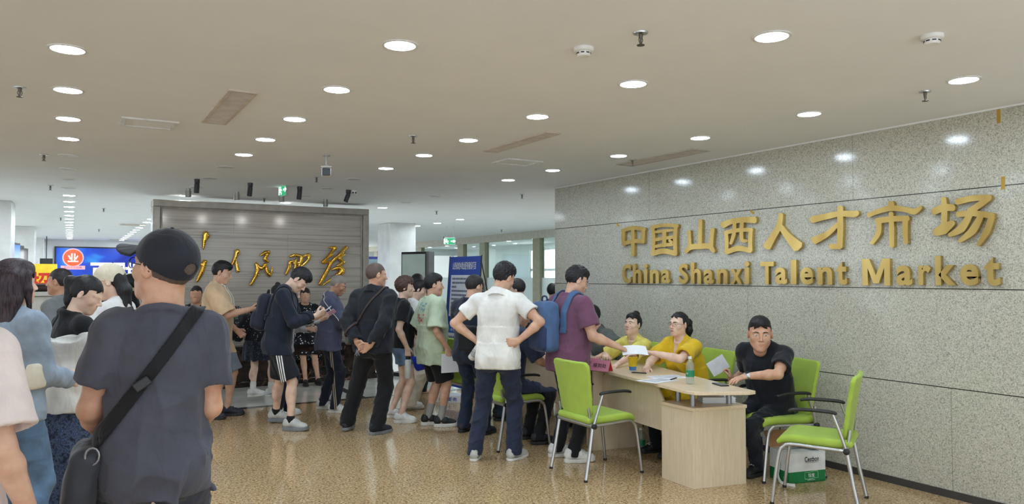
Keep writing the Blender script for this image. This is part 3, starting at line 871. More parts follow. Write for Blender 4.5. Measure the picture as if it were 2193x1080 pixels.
def mat_tile():
    t = NT('pale_floor_tile'); c = t.coord()
    base = t.ramp(t.noise(c, 3, 4), [(.3, (198, 198, 190)), (.7, (218, 218, 210))])
    b = t.n('ShaderNodeTexBrick'); b.offset = 0; b.inputs['Scale'].default_value = 1.25; b.inputs['Mortar Size'].default_value = .004; b.inputs['Brick Width'].default_value = 1; b.inputs['Row Height'].default_value = 1
    t.l(c, b.inputs['Vector']); t.set(t.mix(t.math('MULTIPLY', b.outputs['Fac'], .45), base, (110, 110, 104)), .12); return t.m
def mat_striated():
    t = NT('wood_grain_marble'); c = t.coord((1.0, 1, 1))
    m = t.n('ShaderNodeMapping'); m.inputs['Scale'].default_value = (.07, 1, 4.2); m.inputs['Rotation'].default_value = (0, .012, 0); t.l(c, m.inputs['Vector'])
    s = t.noise(m.outputs[0], 8, 6, .6, .1); s2 = t.noise(m.outputs[0], 2.1, 3, .5, .3)
    base = t.ramp(s, [(.26, (156, 149, 141)), (.44, (176, 170, 162)), (.6, (186, 180, 172)), (.78, (170, 164, 156))])
    base = t.mix(t.math('MULTIPLY', t.ramp(s2, [(.48, (0, 0, 0)), (.5, (255, 255, 255)), (.525, (0, 0, 0))]), .55), base, (122, 112, 104))
    sep = t.n('ShaderNodeSeparateXYZ'); t.l(c, sep.inputs[0]); ln = None
    for z in (2.27, 1.62, 1.02):
        k = t.math('LESS_THAN', t.math('ABSOLUTE', t.math('SUBTRACT', sep.outputs[2], z)), .003); ln = k if ln is None else t.math('MAXIMUM', ln, k)
    for x, z0, z1 in ((-.5, 2.27, 2.8), (.3, 1.62, 2.27), (-.85, 1.02, 1.62), (.75, 0, 1.02)):
        k = t.math('MULTIPLY', t.math('LESS_THAN', t.math('ABSOLUTE', t.math('SUBTRACT', sep.outputs[0], x)), .002), t.math('MULTIPLY', t.math('GREATER_THAN', sep.outputs[2], z0), t.math('LESS_THAN', sep.outputs[2], z1)))
        ln = t.math('MAXIMUM', ln, k)
    t.set(t.mix(t.math('MULTIPLY', ln, .6), base, (104, 96, 88)), .16); return t.m
def mat_darkmarble():
    t = NT('dark_veined_marble'); c = t.coord()
    v = t.n('ShaderNodeTexVoronoi', feature='DISTANCE_TO_EDGE'); v.inputs['Scale'].default_value = 4.2
    w = t.n('ShaderNodeMix', data_type='RGBA', blend_type='ADD'); w.inputs[0].default_value = .35
    nn = t.n('ShaderNodeTexNoise'); nn.inputs['Scale'].default_value = 5; nn.inputs['Detail'].default_value = 5; t.l(c, nn.inputs['Vector']); t.l(c, w.inputs[6]); t.l(nn.outputs[1], w.inputs[7]); t.l(w.outputs[2], v.inputs['Vector'])
    base = t.ramp(t.noise(c, 7, 5), [(.35, (24, 20, 20)), (.65, (58, 44, 40))])
    vein = t.ramp(v.outputs[0], [(.0, (255, 255, 255)), (.03, (110, 110, 110)), (.09, (0, 0, 0))])
    vein = t.math('MULTIPLY', vein, t.ramp(t.noise(c, 3.0, 2), [(.48, (0, 0, 0)), (.62, (255, 255, 255))]))
    t.set(t.mix(vein, base, (168, 136, 112)), .12); return t.m
M_gwall, M_floor, M_tile, M_stri, M_dmar = mat_granite_wall(), mat_floor(), mat_tile(), mat_striated(), mat_darkmarble()
M_ceil = plain('ceiling_paint', (236, 237, 238), .9, var=.006, vscale=2, spec=.2)
M_wallp = plain('white_wall_paint', (230, 231, 230), .8, var=.01, vscale=2)
M_pill = plain('white_pillar_marble', (216, 217, 215), .25, var=.03, vscale=3)
M_dark = plain('dark_stone_strip', (62, 60, 60), .2)
M_olive = plain('olive_bronze_frame', (142, 140, 116), .45, .25, var=.03)
M_band = plain('beige_lintel_panel', (178, 176, 160), .5, var=.03)
def mat_glass(name, col, fac, rough=.02, trl=0.0):
    t = NT(name); t.t.nodes.remove(t.b)
    tr = t.n('ShaderNodeBsdfTransparent'); gl = t.n('ShaderNodeBsdfGlossy'); gl.inputs['Roughness'].default_value = rough
    tr.inputs[0].default_value = lin(col); fr = t.n('ShaderNodeFresnel'); fr.inputs[0].default_value = 1.5
    mx = t.n('ShaderNodeMixShader'); geo = t.n('ShaderNodeNewGeometry'); t.l(t.math('MULTIPLY', t.math('MULTIPLY', fr.outputs[0], 1.3, clamp=True), t.math('SUBTRACT', 1.0, geo.outputs['Backfacing'])), mx.inputs[0]); t.l(tr.outputs[0], mx.inputs[1]); t.l(gl.outputs[0], mx.inputs[2]); last = mx
    if fac:
        df = t.n('ShaderNodeBsdfDiffuse'); df.inputs[0].default_value = lin((226, 232, 230)); tl = t.n('ShaderNodeBsdfTranslucent'); tl.inputs[0].default_value = lin((226, 232, 230))
        a = t.n('ShaderNodeMixShader'); a.inputs[0].default_value = .5; t.l(df.outputs[0], a.inputs[1]); t.l(tl.outputs[0], a.inputs[2])
        b = t.n('ShaderNodeMixShader'); b.inputs[0].default_value = fac; t.l(last.outputs[0], b.inputs[1]); t.l(a.outputs[0], b.inputs[2]); last = b
    t.l(last.outputs[0], t.out.inputs[0]); return t.m
M_glass = mat_glass('clear_glass', (236, 244, 240), 0); M_frost = mat_glass('frosted_film', (236, 240, 238), .82, .15)

def slab(name, x0, x1, y0, y1, z0, z1, mat, bevel=0):
    m = MB(); m.box(((x0+x1)/2, (y0+y1)/2, (z0+z1)/2), ((x1-x0)/2, (y1-y0)/2, (z1-z0)/2)); return m.build(name, mat, None, bevel=bevel)
S(slab('floor', -9, WX + .3, -1.6, 9.56, -.1, 0, M_floor))
S(slab('floor.001', -9, 15, 9.68, 30, -.1, 0, M_tile))
S(slab('floor.002', WX + .3, 15, 8.0, 9.56, -.1, 0, M_floor))
S(slab('trim_1', -9, 15, 9.56, 9.68, -.1, 0.0005, M_dark))
S(slab('trim_2', 3.32, 3.44, 9.68, 11.2, -.05, 0.0012, M_dark))
S(slab('ceiling', -9, 15, -4, 30, CEIL, CEIL + .1, M_ceil))
S(slab('wall_right', WX, WX + .6, -4, WEND, 0, CEIL, M_gwall))
S(slab('wall_passage', WX + .6, 15, 7.6, WEND - .1, 0, CEIL, M_wallp))
S(slab('baseboard_right', WX - .012, WX, -4, WEND, 0, .055, M_dark))
S(slab('wall_left', -9.1, -9, 6, 13, 0, CEIL, M_wallp))
S(slab('wall_back', -9, 5.0, 28.11, 28.3, 0, CEIL, M_wallp)); S(slab('wall_end', 4.9, 15, 29.6, 29.7, 0, CEIL, M_wallp)); S(slab('wall_return', 4.9, 5.0, 28.3, 29.6, 0, CEIL, M_wallp))
S(slab('wall_office', 14.6, 14.7, 8, 29.6, 0, CEIL, M_wallp))
# a bright bead where wall and ceiling meet
S(slab('trim_3', WX - .012, WX, -4, WEND, CEIL - .012, CEIL, M_wallp))
# pillars
pc = G(834.5, 477, CEIL)
for nm, x0, x1, y0, y1 in (('pillar', pc[0], pc[0] + .62, pc[1], pc[1] + .75), ('pillar', -1.6, -.80, 14, 14.9), ('pillar', -1.6, -.73, 20.9, 21.8), ('pillar', -1.6, -.70, 27.2, 28.1)):
    S(slab(nm, x0, x1, y0, y1, 0, CEIL, M_pill, .01))

# glass office front
GX = 10.4
S(slab('trim_4', GX - .06, GX + .06, 8.3, 29.6, 2.6, CEIL, M_band))
mull = [28.0, 23.75, 20.6, 19.18, 16.25, 12.9, 10.2]
for i, y in enumerate(mull):
    w = .17 if i != 2 else .2
    S(slab('trim_%d' % (5 + i), GX - .07, GX + .07, y - w, y + w, 0, 2.6, M_olive, .006))
for i, (a, b) in enumerate(zip(mull[:-1], mull[1:])):
    w = empty('window_%d' % (i + 1), (GX, 0, 0)); S(w)
    for nm, z0, z1, mt in (('pane', 1.58, 2.6, M_glass), ('frosted_pane', .08, 1.58, M_frost)):
        m = MB(); m.box((0, (a + b) / 2, (z0 + z1) / 2), (.006, (a - b) / 2 - .17, (z1 - z0) / 2)); m.build(nm, mt, w)
    m = MB(); m.box((0, (a + b) / 2, .04), (.04, (a - b) / 2 - .17, .04)); m.build('frame', M_olive, w)
# outside window at the far side of the office
wo = empty('window_9', (14.55, 0, 0)); S(wo)
M_sky = NT('window_daylight'); M_sky.set((0, 0, 0, 1), .5); M_sky.b.inputs['Emission Color'].default_value = (.92, .96, 1, 1); M_sky.b.inputs['Emission Strength'].default_value = 3.5; M_sky = M_sky.m
wy0, wy1 = 21.4, 23.2
m = MB(); m.box((.02, (wy0 + wy1) / 2, 1.95), (.01, (wy1 - wy0) / 2, .62)); m.build('pane', M_sky, wo)
m = MB()
for y in (wy0, (wy0 + wy1) / 2, wy1): m.box((-.02, y, 1.95), (.03, .05, .66))
for z in (1.3, 1.85, 2.6): m.box((-.02, (wy0 + wy1) / 2, z), (.03, (wy1 - wy0) / 2, .045))
m.build('frame', M_white, wo)

wo = empty('window_10', (7.6, 29.58, 0)); S(wo)  # glowing window added to brighten the far end of the passage
m = MB(); m.box((0, 0, 1.45), (2.5, .01, 1.1)); m.build('pane', M_sky, wo)
m = MB()
for x in (-2.5, -1.25, 0, 1.25, 2.5): m.box((x, -.03, 1.45), (.05, .03, 1.14))
for z in (.34, 1.2, 2.56): m.box((0, -.03, z), (2.5, .03, .045))
m.build('frame', M_white, wo)
# ---------------------------------------------------------------- ceiling fittings
M_lamp = NT('downlight_lens'); M_lamp.set((240, 240, 240), .5); M_lamp.b.inputs['Emission Color'].default_value = (.715, .867, 1, 1); M_lamp.b.inputs['Emission Strength'].default_value = LAMP; M_lamp = M_lamp.m
M_lampf = NT('far_downlight_lens'); M_lampf.set((240, 240, 240), .5); M_lampf.b.inputs['Emission Color'].default_value = (.82, .92, 1, 1); M_lampf.b.inputs['Emission Strength'].default_value = LAMP * 1.9; M_lampf = M_lampf.m
M_off = plain('unlit_downlight_lens', (196, 196, 194), .4)
def make_light(lit):
    r = empty('ceiling_downlight')
    m = MB(); m.lathe((0, 0, 0), [(.094, .0), (.094, -.005), (.086, -.008), (.078, -.006), (.078, 0)], 32); m.build('trim_ring', M_white, r, True)
    m = MB(); m.lathe((0, 0, 0), [(.001, -.003), (.078, -.003), (.078, -.001), (.001, -.001)], 32); m.build('lens', M_off if not lit else (M_lampf if lit == 2 else M_lamp), r, True)
    return r
rows = [(-.03, [4.48, 5.47, 6.47, 7.41], [8.45, 9.5, 10.5, 11.55], list(np.arange(12.63, 28, 1.04))),
        (1.43, [1.45, 2.5, 3.54, 4.59, 5.62, 6.59, 7.52], [8.5, 9.55, 10.6], list(np.arange(11.82, 28, 1.04))),
        (2.95, [.4, 1.44, 2.48, 3.53, 4.62, 5.73, 6.67, 7.69], [8.75, 9.85, 10.95], [12.1, 13.9, 15.0, 17.1]),
        (4.6, [.35, 1.4, 2.45, 3.54, 4.63, 5.73, 6.89, 7.87], [8.95, 10.0, 11.1], [12.15, 14.3])]
extra = [G(985, 470, CEIL), G(937, 478, CEIL), G(893, 484, CEIL), G(1210, 456, CEIL)]
protoL = {}; nth = ['first', 'second', 'third', 'fourth', 'fifth', 'sixth', 'seventh', 'eighth', 'ninth', 'tenth', 'eleventh', 'twelfth', 'thirteenth', 'fourteenth', 'fifteenth', 'sixteenth']
rown = ['the row leading to the blue screen', 'the row over the striped shorts man', 'the row over the black-jacketed man', 'the row nearest the granite wall']
def put_light(lit, x, y, lab, grp):
    lab = lab.replace('round downlight', 'downlight').replace('small far lit', 'far lit')
    if lit not in protoL: o = protoL[lit] = make_light(lit); o.location = (x, y, CEIL)
    else: o = dup(protoL[lit], (x, y, CEIL))
    tag(o, lab, 'ceiling light', grp)
for (x, on, off, far), rn in zip(rows, rown):
    for i, y in enumerate(on): put_light(True, x, y, f'lit round downlight, {nth[i]} from the near end of {rn}', 'lit downlights over the queue')
    for i, y in enumerate(off): put_light(False, x, y, f'unlit round downlight, {nth[i]} dark one of {rn}', 'unlit downlights')
    for i, y in enumerate(far): put_light(2, x, float(y), f'small far lit downlight, {nth[i]} past the dark ones of {rn}', 'far lit downlights')
for i, y in enumerate(np.arange(13.5, 28, 1.6)):
    for j, x in enumerate((11.4, 12.6, 13.8)): put_light(True, x, float(y), f'lit downlight inside the glass office, {nth[i]} along, {("near the glass", "in the middle row", "far from the glass")[j]}', 'office downlights')
for i, y in enumerate(np.arange(5, 28, 2.1)):
    for j, x in enumerate((-1.9, -3.6)): put_light(2 if y > 8 else True, x, float(y), f'added unseen downlight over the counter side, {nth[i]} along, row {"by the pillars" if j == 0 else "beyond the pillars"}', 'added counter side downlights')  # unseen lamp rows, added to raise the light in the hall
for i, (x, y) in enumerate(((6.4, 8.8), (7.8, 8.9), (7.8, 10.0), (7.8, 11.1), (9.3, 8.9), (9.3, 10.0), (9.3, 11.1), (9.3, 12.2), (9.3, 13.2))): put_light(2, x, y, f'added unseen downlight round the corner behind the granite wall, {nth[i]} one', 'added downlights round the corner')  # lamps hidden by the wall, added to light the passage
for i, p in enumerate(extra): put_light(2, p[0], p[1], f'lit downlight in the passage past the granite wall, {nth[i]} one', 'lit downlights in the passage')

def frame4(m, x0, x1, y0, y1, z, w, h):
    for a, b, c, d in ((x0, x1, y0, y0 + w), (x0, x1, y1 - w, y1), (x0, x0 + w, y0 + w, y1 - w), (x1 - w, x1, y0 + w, y1 - w)):
        m.box(((a+b)/2, (c+d)/2, z), ((b-a)/2, (d-c)/2, h))
M_vent = plain('vent_cream', (206, 194, 180), .6); M_ventd = plain('vent_shadow_gap', (96, 84, 76), .8)
def vent(x0, x1, y0, y1, lab, along='y', frm=M_vent):
    r = empty('ceiling_vent', ((x0+x1)/2, (y0+y1)/2, CEIL), 0, lab, 'vent'); hx, hy = (x1-x0)/2, (y1-y0)/2
    m = MB(); frame4(m, -hx, hx, -hy, hy, -.006, .022, .006); m.build('frame', frm, r)
    m = MB(); m.box((0, 0, -.001), (hx - .02, hy - .02, .001)); m.build('backing', M_ventd, r)
    m = MB(); n = int((2*hy - .05) / .022)
    for i in range(n): m.box((0, -hy + .03 + i * .022, -.006), (hx - .022, .006, .002), rx(35))
    m.build('slat', M_vent, r)
vent(.84, 1.02, 4.92, 6.07, 'long slatted ceiling vent beside the downlights over the striped shorts man')
vent(3.31, 3.46, 5.05, 6.14, 'thin slatted air vent in the middle of the ceiling by a square hatch')
vent(4.92, 5.14, 5.04, 6.17, 'slatted air vent close to the granite wall, a sprinkler beside its end', frm=plain('vent_grey', (186, 184, 172), .6))
def hatch(x0, x1, y0, y1, lab):
    r = empty('ceiling_hatch', ((x0+x1)/2, (y0+y1)/2, CEIL), 0, lab, 'ceiling hatch'); hx, hy = (x1-x0)/2, (y1-y0)/2
    m = MB(); frame4(m, -hx, hx, -hy, hy, -.006, .03, .006); m.build('frame', M_white, r)
    m = MB(); m.box((0, 0, -.002), (hx - .034, hy - .034, .0015)); m.build('panel', M_ceil, r)
    m = MB(); m.box((0, hy - .034, -.0015), (hx - .034, .004, .001)); m.build('gap', M_black, r)
hatch(.31, .70, 6.18, 6.52, 'white framed ceiling hatch near the downlights on the cream-cap side')
hatch(3.74, 4.16, 6.40, 6.74, 'white framed ceiling hatch below the thin middle vent')

M_sprk = plain('sprinkler_bronze', (92, 86, 78), .4, .7)
def make_sprinkler():
    r = empty('fire_sprinkler')
    m = MB(); m.lathe((0, 0, 0), [(.036, 0), (.034, -.006), (.016, -.009), (.01, -.004)], 20); m.build('rose', M_chrome, r, True)
    m = MB(); m.lathe((0, 0, 0), [(.010, 0), (.010, -.024), (.006, -.03), (.004, -.058), (.019, -.060), (.019, -.063), (.004, -.064)], 14)
    for s_ in (-1, 1): m.tube([(s_ * .008, 0, -.022), (s_ * .013, 0, -.036), (s_ * .004, 0, -.056)], .0022, 6)
    m.build('sprinkler_head', M_sprk, r, True); return r
sp = [(1372, 70, 'nearest the middle smoke detector'), (1981, 196, 'below the bright downlight by the granite wall top'), (43, 187, 'at the edge above the long-haired woman'), (885, 291, 'in the open ceiling between two lamp rows'),
      (1354, 342, 'beside the end of the wall-side vent'), (94, 331, 'past the dark lamps over the long-haired woman'), (108, 397, 'farther along past the long-haired woman'), (678, 379, 'beside the hanging camera'), (1118, 416, 'beside the top corner of the granite wall'),
      (935, 452, 'over the black kiosk'), (222, 446, 'over the cream-capped woman'), (566, 424, 'behind the top of the marble feature wall'), (1074, 492, 'over the glass office front'), (950, 507, 'by the green exit sign over the kiosk'), (130, 466, 'beside the far lamp row'), (212, 491, 'small and far, over the blue screen')]
ps = None
for px, py, w in sp:
    p = G(px, py, CEIL)
    if ps is None: ps = make_sprinkler(); o = ps; o.location = p
    else: o = dup(ps, p)
    tag(o, 'fire sprinkler head ' + w, 'sprinkler', 'ceiling sprinklers')
def detector(px, py, w):
    r = empty('smoke_detector', G(px, py, CEIL), 0, 'white round smoke detector ' + w, 'smoke detector', 'smoke detectors')
    m = MB(); m.lathe((0, 0, 0), [(.052, 0), (.052, -.016), (.048, -.020), (.034, -.022)], 28); m.build('base', M_white, r, True)
    m = MB(); m.lathe((0, 0, -.022), [(.036, 0), (.036, -.014), (.030, -.022), (.004, -.024)], 28); m.build('cap', M_white, r, True)
    m = MB()
    for k in range(8):
        w_ = k * math.pi / 4; m.box((.0362 * math.cos(w_), .0362 * math.sin(w_), -.030), (.001, .009, .003), rz(45 * k))
    m.build('slot', M_black, r)
detector(1250, 103, 'over the middle of the hall'); detector(1996, 76, 'high over the seated man in black')

# hanging bullet camera, spotlights, exit signs
def bullet(px, py, drop, lab):
    p = G(px, py, CEIL); r = empty('security_camera', p, 0, lab, 'security camera')
    m = MB(); m.lathe((0, 0, 0), [(.035, 0), (.035, -.008), (.008, -.010), (.008, -drop + .05)], 16); m.build('stem', M_chrome, r, True)
    f = unit(V(-p[0], -p[1], -.55)); sd = unit(np.cross(f, V(0, 0, 1))); u = np.cross(sd, f); R = np.stack([sd, f, u], 1)
    m = MB(); m.box(V(0, 0, -drop), (.045, .10, .042), R); m.build('housing', M_white, r, bevel=.012)
    m = MB(); m.box(V(0, 0, -drop) + R @ V(0, .098, -.002), (.038, .006, .036), R); k = m.build('lens_face', plain('camera_face', (24, 30, 46), .15), r, bevel=.008)
    m = MB(); m.box(V(0, 0, -drop) + R @ V(0, .02, .046), (.05, .12, .004), R); m.build('hood', M_white, r)
    m = MB(); m.box(V(0, 0, -drop + .055), (.018, .03, .014)); m.build('bracket', M_chrome, r)
bullet(699, 333, .165, 'white bullet security camera hanging from the ceiling facing the queue')
def spot(px, py, lab, mt, drop, ln, rr, tip=0.0, az=0.0, power=0):
    r = empty('ceiling_spotlight', G(px, py, CEIL), 0, lab, 'spotlight')
    m = MB(); m.lathe((0, 0, 0), [(.034, 0), (.032, -.05), (.022, -.062), (.008, -.066), (.008, -drop)], 16); m.build('mount', mt, r, True)
    d = V(math.sin(az) * tip, math.cos(az) * tip, -1); d = unit(d); sx = unit(np.cross(d, V(1, 0, .01))); R = np.stack([np.cross(sx, -d), sx, -d], 1)
    m = MB(); m.lathe(V(0, 0, -drop + .01), [(.004, .006), (rr, .004), (rr, -ln), (rr * .9, -ln - .002), (rr * .85, -ln + .03)], 20, R); m.build('lamp_head', mt, r, True)
    if power:                                                   # the accent lamp inside, aimed at the feature wall
        ld = bpy.data.lights.new('accent_lamp', 'SPOT'); ld.energy = power; ld.spot_size = math.radians(120); ld.spot_blend = 1; ld.shadow_soft_size = .03; ld.color = (1, .97, .93)
        lo = bpy.data.objects.new('accent_lamp', ld); COL.objects.link(lo); lo.parent = r; lo.location = V(0, 0, -drop - .01) + d * (ln + .012)
        p_ = G(px, py, CEIL); tgt = V(p_[0] * .75 + .6, FWY, 1.25) - (p_ + V(0, 0, -drop)); lo.rotation_euler = Vector(tgt).to_track_quat('-Z', 'Y').to_euler()
M_spotb = plain('spotlight_dark', (38, 38, 46), .4); M_spots = plain('spotlight_silver', (148, 146, 142), .35, .6)
for px, py, w, tp in ((422, 384, 'first from the capped man', 0.05), (536, 392, 'second from the capped man', .08), (642, 400, 'beside the green exit sign', .1), (746, 407, 'tilted, beside the small twin-lens camera', .35)):
    spot(px, py, 'black cylinder spotlight before the feature wall, ' + w, M_spotb, .072, .105, .031, tp, -1.2, 5)
for px, py, w in ((403, 404, 'over its end by the capped man'), (507, 411, 'second along its top'), (603, 416, 'below the green exit sign'), (697, 427, 'over its end by the passage')):
    spot(px, py, 'silver spotlight at the feature wall top, ' + w, M_spots, .045, .075, .040, .0)
r = empty('twin_lens_camera', G(757, 408, CEIL), 0, 'small white twin lens camera beside the tilted spotlight', 'security camera')
m = MB(); m.lathe((0, 0, 0), [(.045, 0), (.045, -.03), (.035, -.055), (.01, -.065)], 20); m.build('dome', M_white, r, True)
for k in (-1, 1):
    m = MB(); m.lathe((k * .02 * .86, -.038, -.035 - .0), [(.001, .006), (.012, .004), (.012, -.006)], 12, rx(90)); m.build('lens', M_black, r, True)
M_exit = NT('exit_sign_green'); M_exit.set((10, 70, 40), .4); M_exit.b.inputs['Emission Color'].default_value = (.02, .5, .2, 1); M_exit.b.inputs['Emission Strength'].default_value = .7; M_exit = M_exit.m
M_exitw = NT('exit_sign_white'); M_exitw.set((220, 255, 235), .4); M_exitw.b.inputs['Emission Color'].default_value = (.8, 1, .9, 1); M_exitw.b.inputs['Emission Strength'].default_value = 1.2; M_exitw = M_exitw.m
def exit_sign(p, top, rot, lab, w=.30, h=.13):
    r = empty('exit_sign', (p[0], p[1], CEIL), rot, lab, 'exit sign'); z = p[2] - CEIL
    m = MB(); m.box((0, 0, z), (w/2 + .01, .012, h/2 + .01)); m.build('housing', M_chrome, r)
    m = MB(); m.box((0, -.0135, z), (w/2, .002, h/2)); m.build('face', M_exit, r)
    m = MB()                                                   # running figure, door and arrow
    q = lambda pts: m.prism([(a * h, b * h) for a, b in pts], lambda u, v: (u, -.0156, v + z), lambda u, v: (u, -.0175, v + z))
    q([(-.95, -.4), (-.95, .4), (-.75, .4), (-.75, -.4)]); q([(-.6, .18), (-.45, .18), (-.45, .36), (-.6, .36)]); q([(-.7, .12), (-.4, .14), (-.2, -.02), (-.28, -.08), (-.45, .02), (-.5, -.1), (-.25, -.25), (-.35, -.42), (-.45, -.38), (-.4, -.26), (-.65, -.18), (-.6, 0), (-.75, -.02)])
    q([(.1, -.08), (.1, .08), (.5, .08), (.5, .25), (.9, 0), (.5, -.25), (.5, -.08)])
    m.build('pictogram', M_exitw, r)
    m = MB()
    for s_ in (-1, 1): m.tube([(s_ * w * .35, 0, 0), (s_ * w * .35, 0, z + h/2)], .004, 8)
    m.build('hanger', M_chrome, r)
p = G(608, 395, CEIL); e_ = AT(608, 407, 9.8)
exit_sign((e_[0], e_[1], e_[2]), 0, -1.45, 'green exit sign hanging above the marble feature wall', .20, .15)
e_ = AT(964, 517, 17.5); exit_sign(e_, 0, -.55, 'green exit sign hanging in the passage near the glass office front', .22, .15)

# ceiling strip vents far back with a purple cast
for (px, py), w in (((285, 481), 'over the blue screen, first'), ((255, 513), 'over the blue screen, farther')):
    p = G(px, py, CEIL); vent(p[0] - .28, p[0] + .28, p[1] - .28, p[1] + .28, 'square far ceiling vent ' + w, frm=M_white)

# ---------------------------------------------------------------- marble feature wall with its bench
fx0, fx1, ft = 1.0, 4.21, 2.72
r = empty('feature_wall', ((fx0 + fx1) / 2, FWY, 0), 0, 'beige striated marble wall carrying gold cursive characters', 'feature wall'); hw = (fx1 - fx0) / 2
m = MB(); m.box((0, .15, ft / 2 - .02), (hw - .08, .14, ft / 2 - .03)); o = m.build('marble_face', M_stri, r); o.data.transform(Matrix.Translation((0, 0, 0)))
M_strif = plain('marble_frame', (168, 162, 154), .25)
m = MB()
for s_ in (-1, 1): m.box((s_ * (hw - .05), .14, ft / 2 - .05), (.05, .17, ft / 2 - .05))
m.box((0, .14, ft - .05), (hw, .17, .05))
for s_ in (-1, 1): m.box((s_ * (hw - .115), .0, ft / 2 - .06), (.012, .012, ft / 2 - .06))
m.box((0, .0, ft - .115), (hw - .1, .012, .012))
m.build('border', M_strif, r, bevel=.012)
r = empty('marble_bench', ((fx0 + fx1) / 2, FWY - .185, 0), 0, 'long dark veined marble ledge at the foot of the feature wall', 'ledge')
m = MB(); m.box((0, 0, .31), (hw + .02, .13, .23)); m.build('front_slab', M_dmar, r, bevel=.004)
m = MB(); m.box((0, -.01, .565), (hw + .04, .15, .025)); m.build('top_slab', plain('polished_black_stone', (40, 38, 38), .1), r, bevel=.006)
m = MB(); m.box((0, -.02, .04), (hw + .04, .15, .04)); m.build('plinth', M_dmar, r, bevel=.004)
# ---------------------------------------------------------------- gold lettering on the granite wall
def mat_gold(name, c0, c1, rough):
    t = NT(name); c = t.coord((1, 1, .25)); n = t.noise(c, 5, 2)
    t.set(t.ramp(n, [(.3, c0), (.7, c1)]), rough, 1.0 if rough < .1 else .8); return t.m
M_gold = mat_gold('brushed_gold', (184, 152, 86), (218, 190, 118), .25)
M_goldp = mat_gold('polished_gold', (214, 160, 60), (240, 196, 96), .07)

def ribbon(pts, wid):
    P = bez([V(p[0], p[1]) for p in pts], 7); n = len(P); k = np.linspace(0, len(wid) - 1, n); Wd = np.interp(k, range(len(wid)), wid)
    T = [unit(P[min(i+1, n-1)] - P[max(i-1, 0)]) for i in range(n)]; N = [V(-t[1], t[0]) for t in T]
    L = [P[i] + N[i] * Wd[i] / 2 for i in range(n)]; R = [P[i] - N[i] * Wd[i] / 2 for i in range(n)]
    e = [P[-1] + T[-1] * Wd[-1] * .22 + N[-1] * Wd[-1] * q for q in (.22, -.22)]; b = [P[0] - T[0] * Wd[0] * .22 + N[0] * Wd[0] * q for q in (-.22, .22)]
    return L + e + R[::-1] + b
def crop(x0, y0, sc_): return lambda x, y: (x0 + x / sc_, y0 + y / sc_)
cA, cB, cC = crop(1310, 440, 5.685), crop(1620, 410, 4.908), crop(1830, 400, 4.697)
HZ = [
 ('first, shaped like a box crossed by a post', cA, [([(150,300),(142,400),(155,488)],[46,44,40]),([(130,312),(265,275),(408,295)],[44,50,44]),([(388,300),(384,380),(380,458)],[44,46,44]),([(150,468),(265,436),(395,440)],[44,50,46]),([(262,262),(262,440),(262,612)],[44,44,38])]),
 ('second, a frame around three bars', cA, [([(503,255),(515,400),(503,605)],[40,42,44]),([(490,268),(640,242),(808,252)],[46,44,46]),([(785,255),(775,400),(780,600)],[46,48,46]),([(500,588),(640,556),(790,590)],[60,66,60]),([(540,325),(640,312),(750,302)],[34,36,34]),([(535,420),(640,402),(752,388)],[38,42,38]),([(540,502),(640,484),(745,478)],[38,44,38]),([(645,310),(645,500)],[50,50]),([(706,425),(742,452)],[34,30])]),
 ('third, three prongs rising from a curved base', cA, [([(1083,182),(1080,340),(1078,490)],[48,50,50]),([(945,312),(950,410),(955,505)],[40,42,46]),([(1236,285),(1222,400),(1215,505)],[46,48,52]),([(905,572),(960,512),(1080,500),(1195,500),(1248,568)],[40,66,68,66,40])]),
 ('fourth, a flagged bar over a box with two curled legs', cA, [([(1352,245),(1450,200),(1590,178),(1752,178)],[78,66,66,84]),([(1500,215),(1492,350),(1452,470)],[46,46,36]),([(1590,215),(1585,390),(1608,432),(1652,430)],[46,46,44,34]),([(1395,318),(1405,450),(1400,585)],[46,50,44]),([(1382,335),(1550,302),(1715,300)],[48,48,48]),([(1698,300),(1690,430),(1695,555)],[48,52,50]),([(1400,572),(1550,524),(1702,555)],[56,66,56])]),
 ('fifth, two long legs meeting at the top', cB, [([(262,238),(238,370),(182,470),(112,588)],[44,62,66,86]),([(258,368),(330,470),(440,585)],[50,72,124])]),
 ('sixth, a crossbar with a hooked post and a sweeping leg', cB, [([(585,300),(720,268),(880,236),(1030,238),(1068,215)],[72,62,58,70,40]),([(885,165),(885,400),(880,590)],[60,62,56]),([(885,582),(780,578)],[58,54]),([(860,345),(745,450),(605,520)],[44,58,84])]),
 ('seventh, a winged bar over a three-legged arch', cB, [([(1178,252),(1300,205),(1420,178),(1560,190),(1660,212),(1735,165)],[46,52,60,54,66,34]),([(1420,112),(1420,170)],[54,74]),([(1420,225),(1425,400),(1427,580)],[48,58,50]),([(1265,312),(1420,292),(1600,285)],[60,60,58]),([(1292,310),(1285,440),(1215,550)],[56,54,38]),([(1570,295),(1568,430),(1578,545)],[58,56,42])]),
 ('eighth, a cross on a base beside slanting sweeps', cC, [([(900,115),(908,260),(900,420)],[52,62,62]),([(795,255),(900,212),(1002,212)],[66,74,70]),([(812,465),(900,425),(1000,358)],[66,110,50]),([(1030,155),(1190,118),(1372,108)],[62,60,54]),([(1358,112),(1230,205),(1150,250)],[58,66,50]),([(1040,280),(1200,268),(1400,295)],[58,60,62]),([(1165,285),(1080,420),(955,490)],[58,84,34]),([(1282,285),(1195,440),(1060,550)],[58,80,34]),([(1388,300),(1335,450),(1250,592)],[64,70,30])]),
]
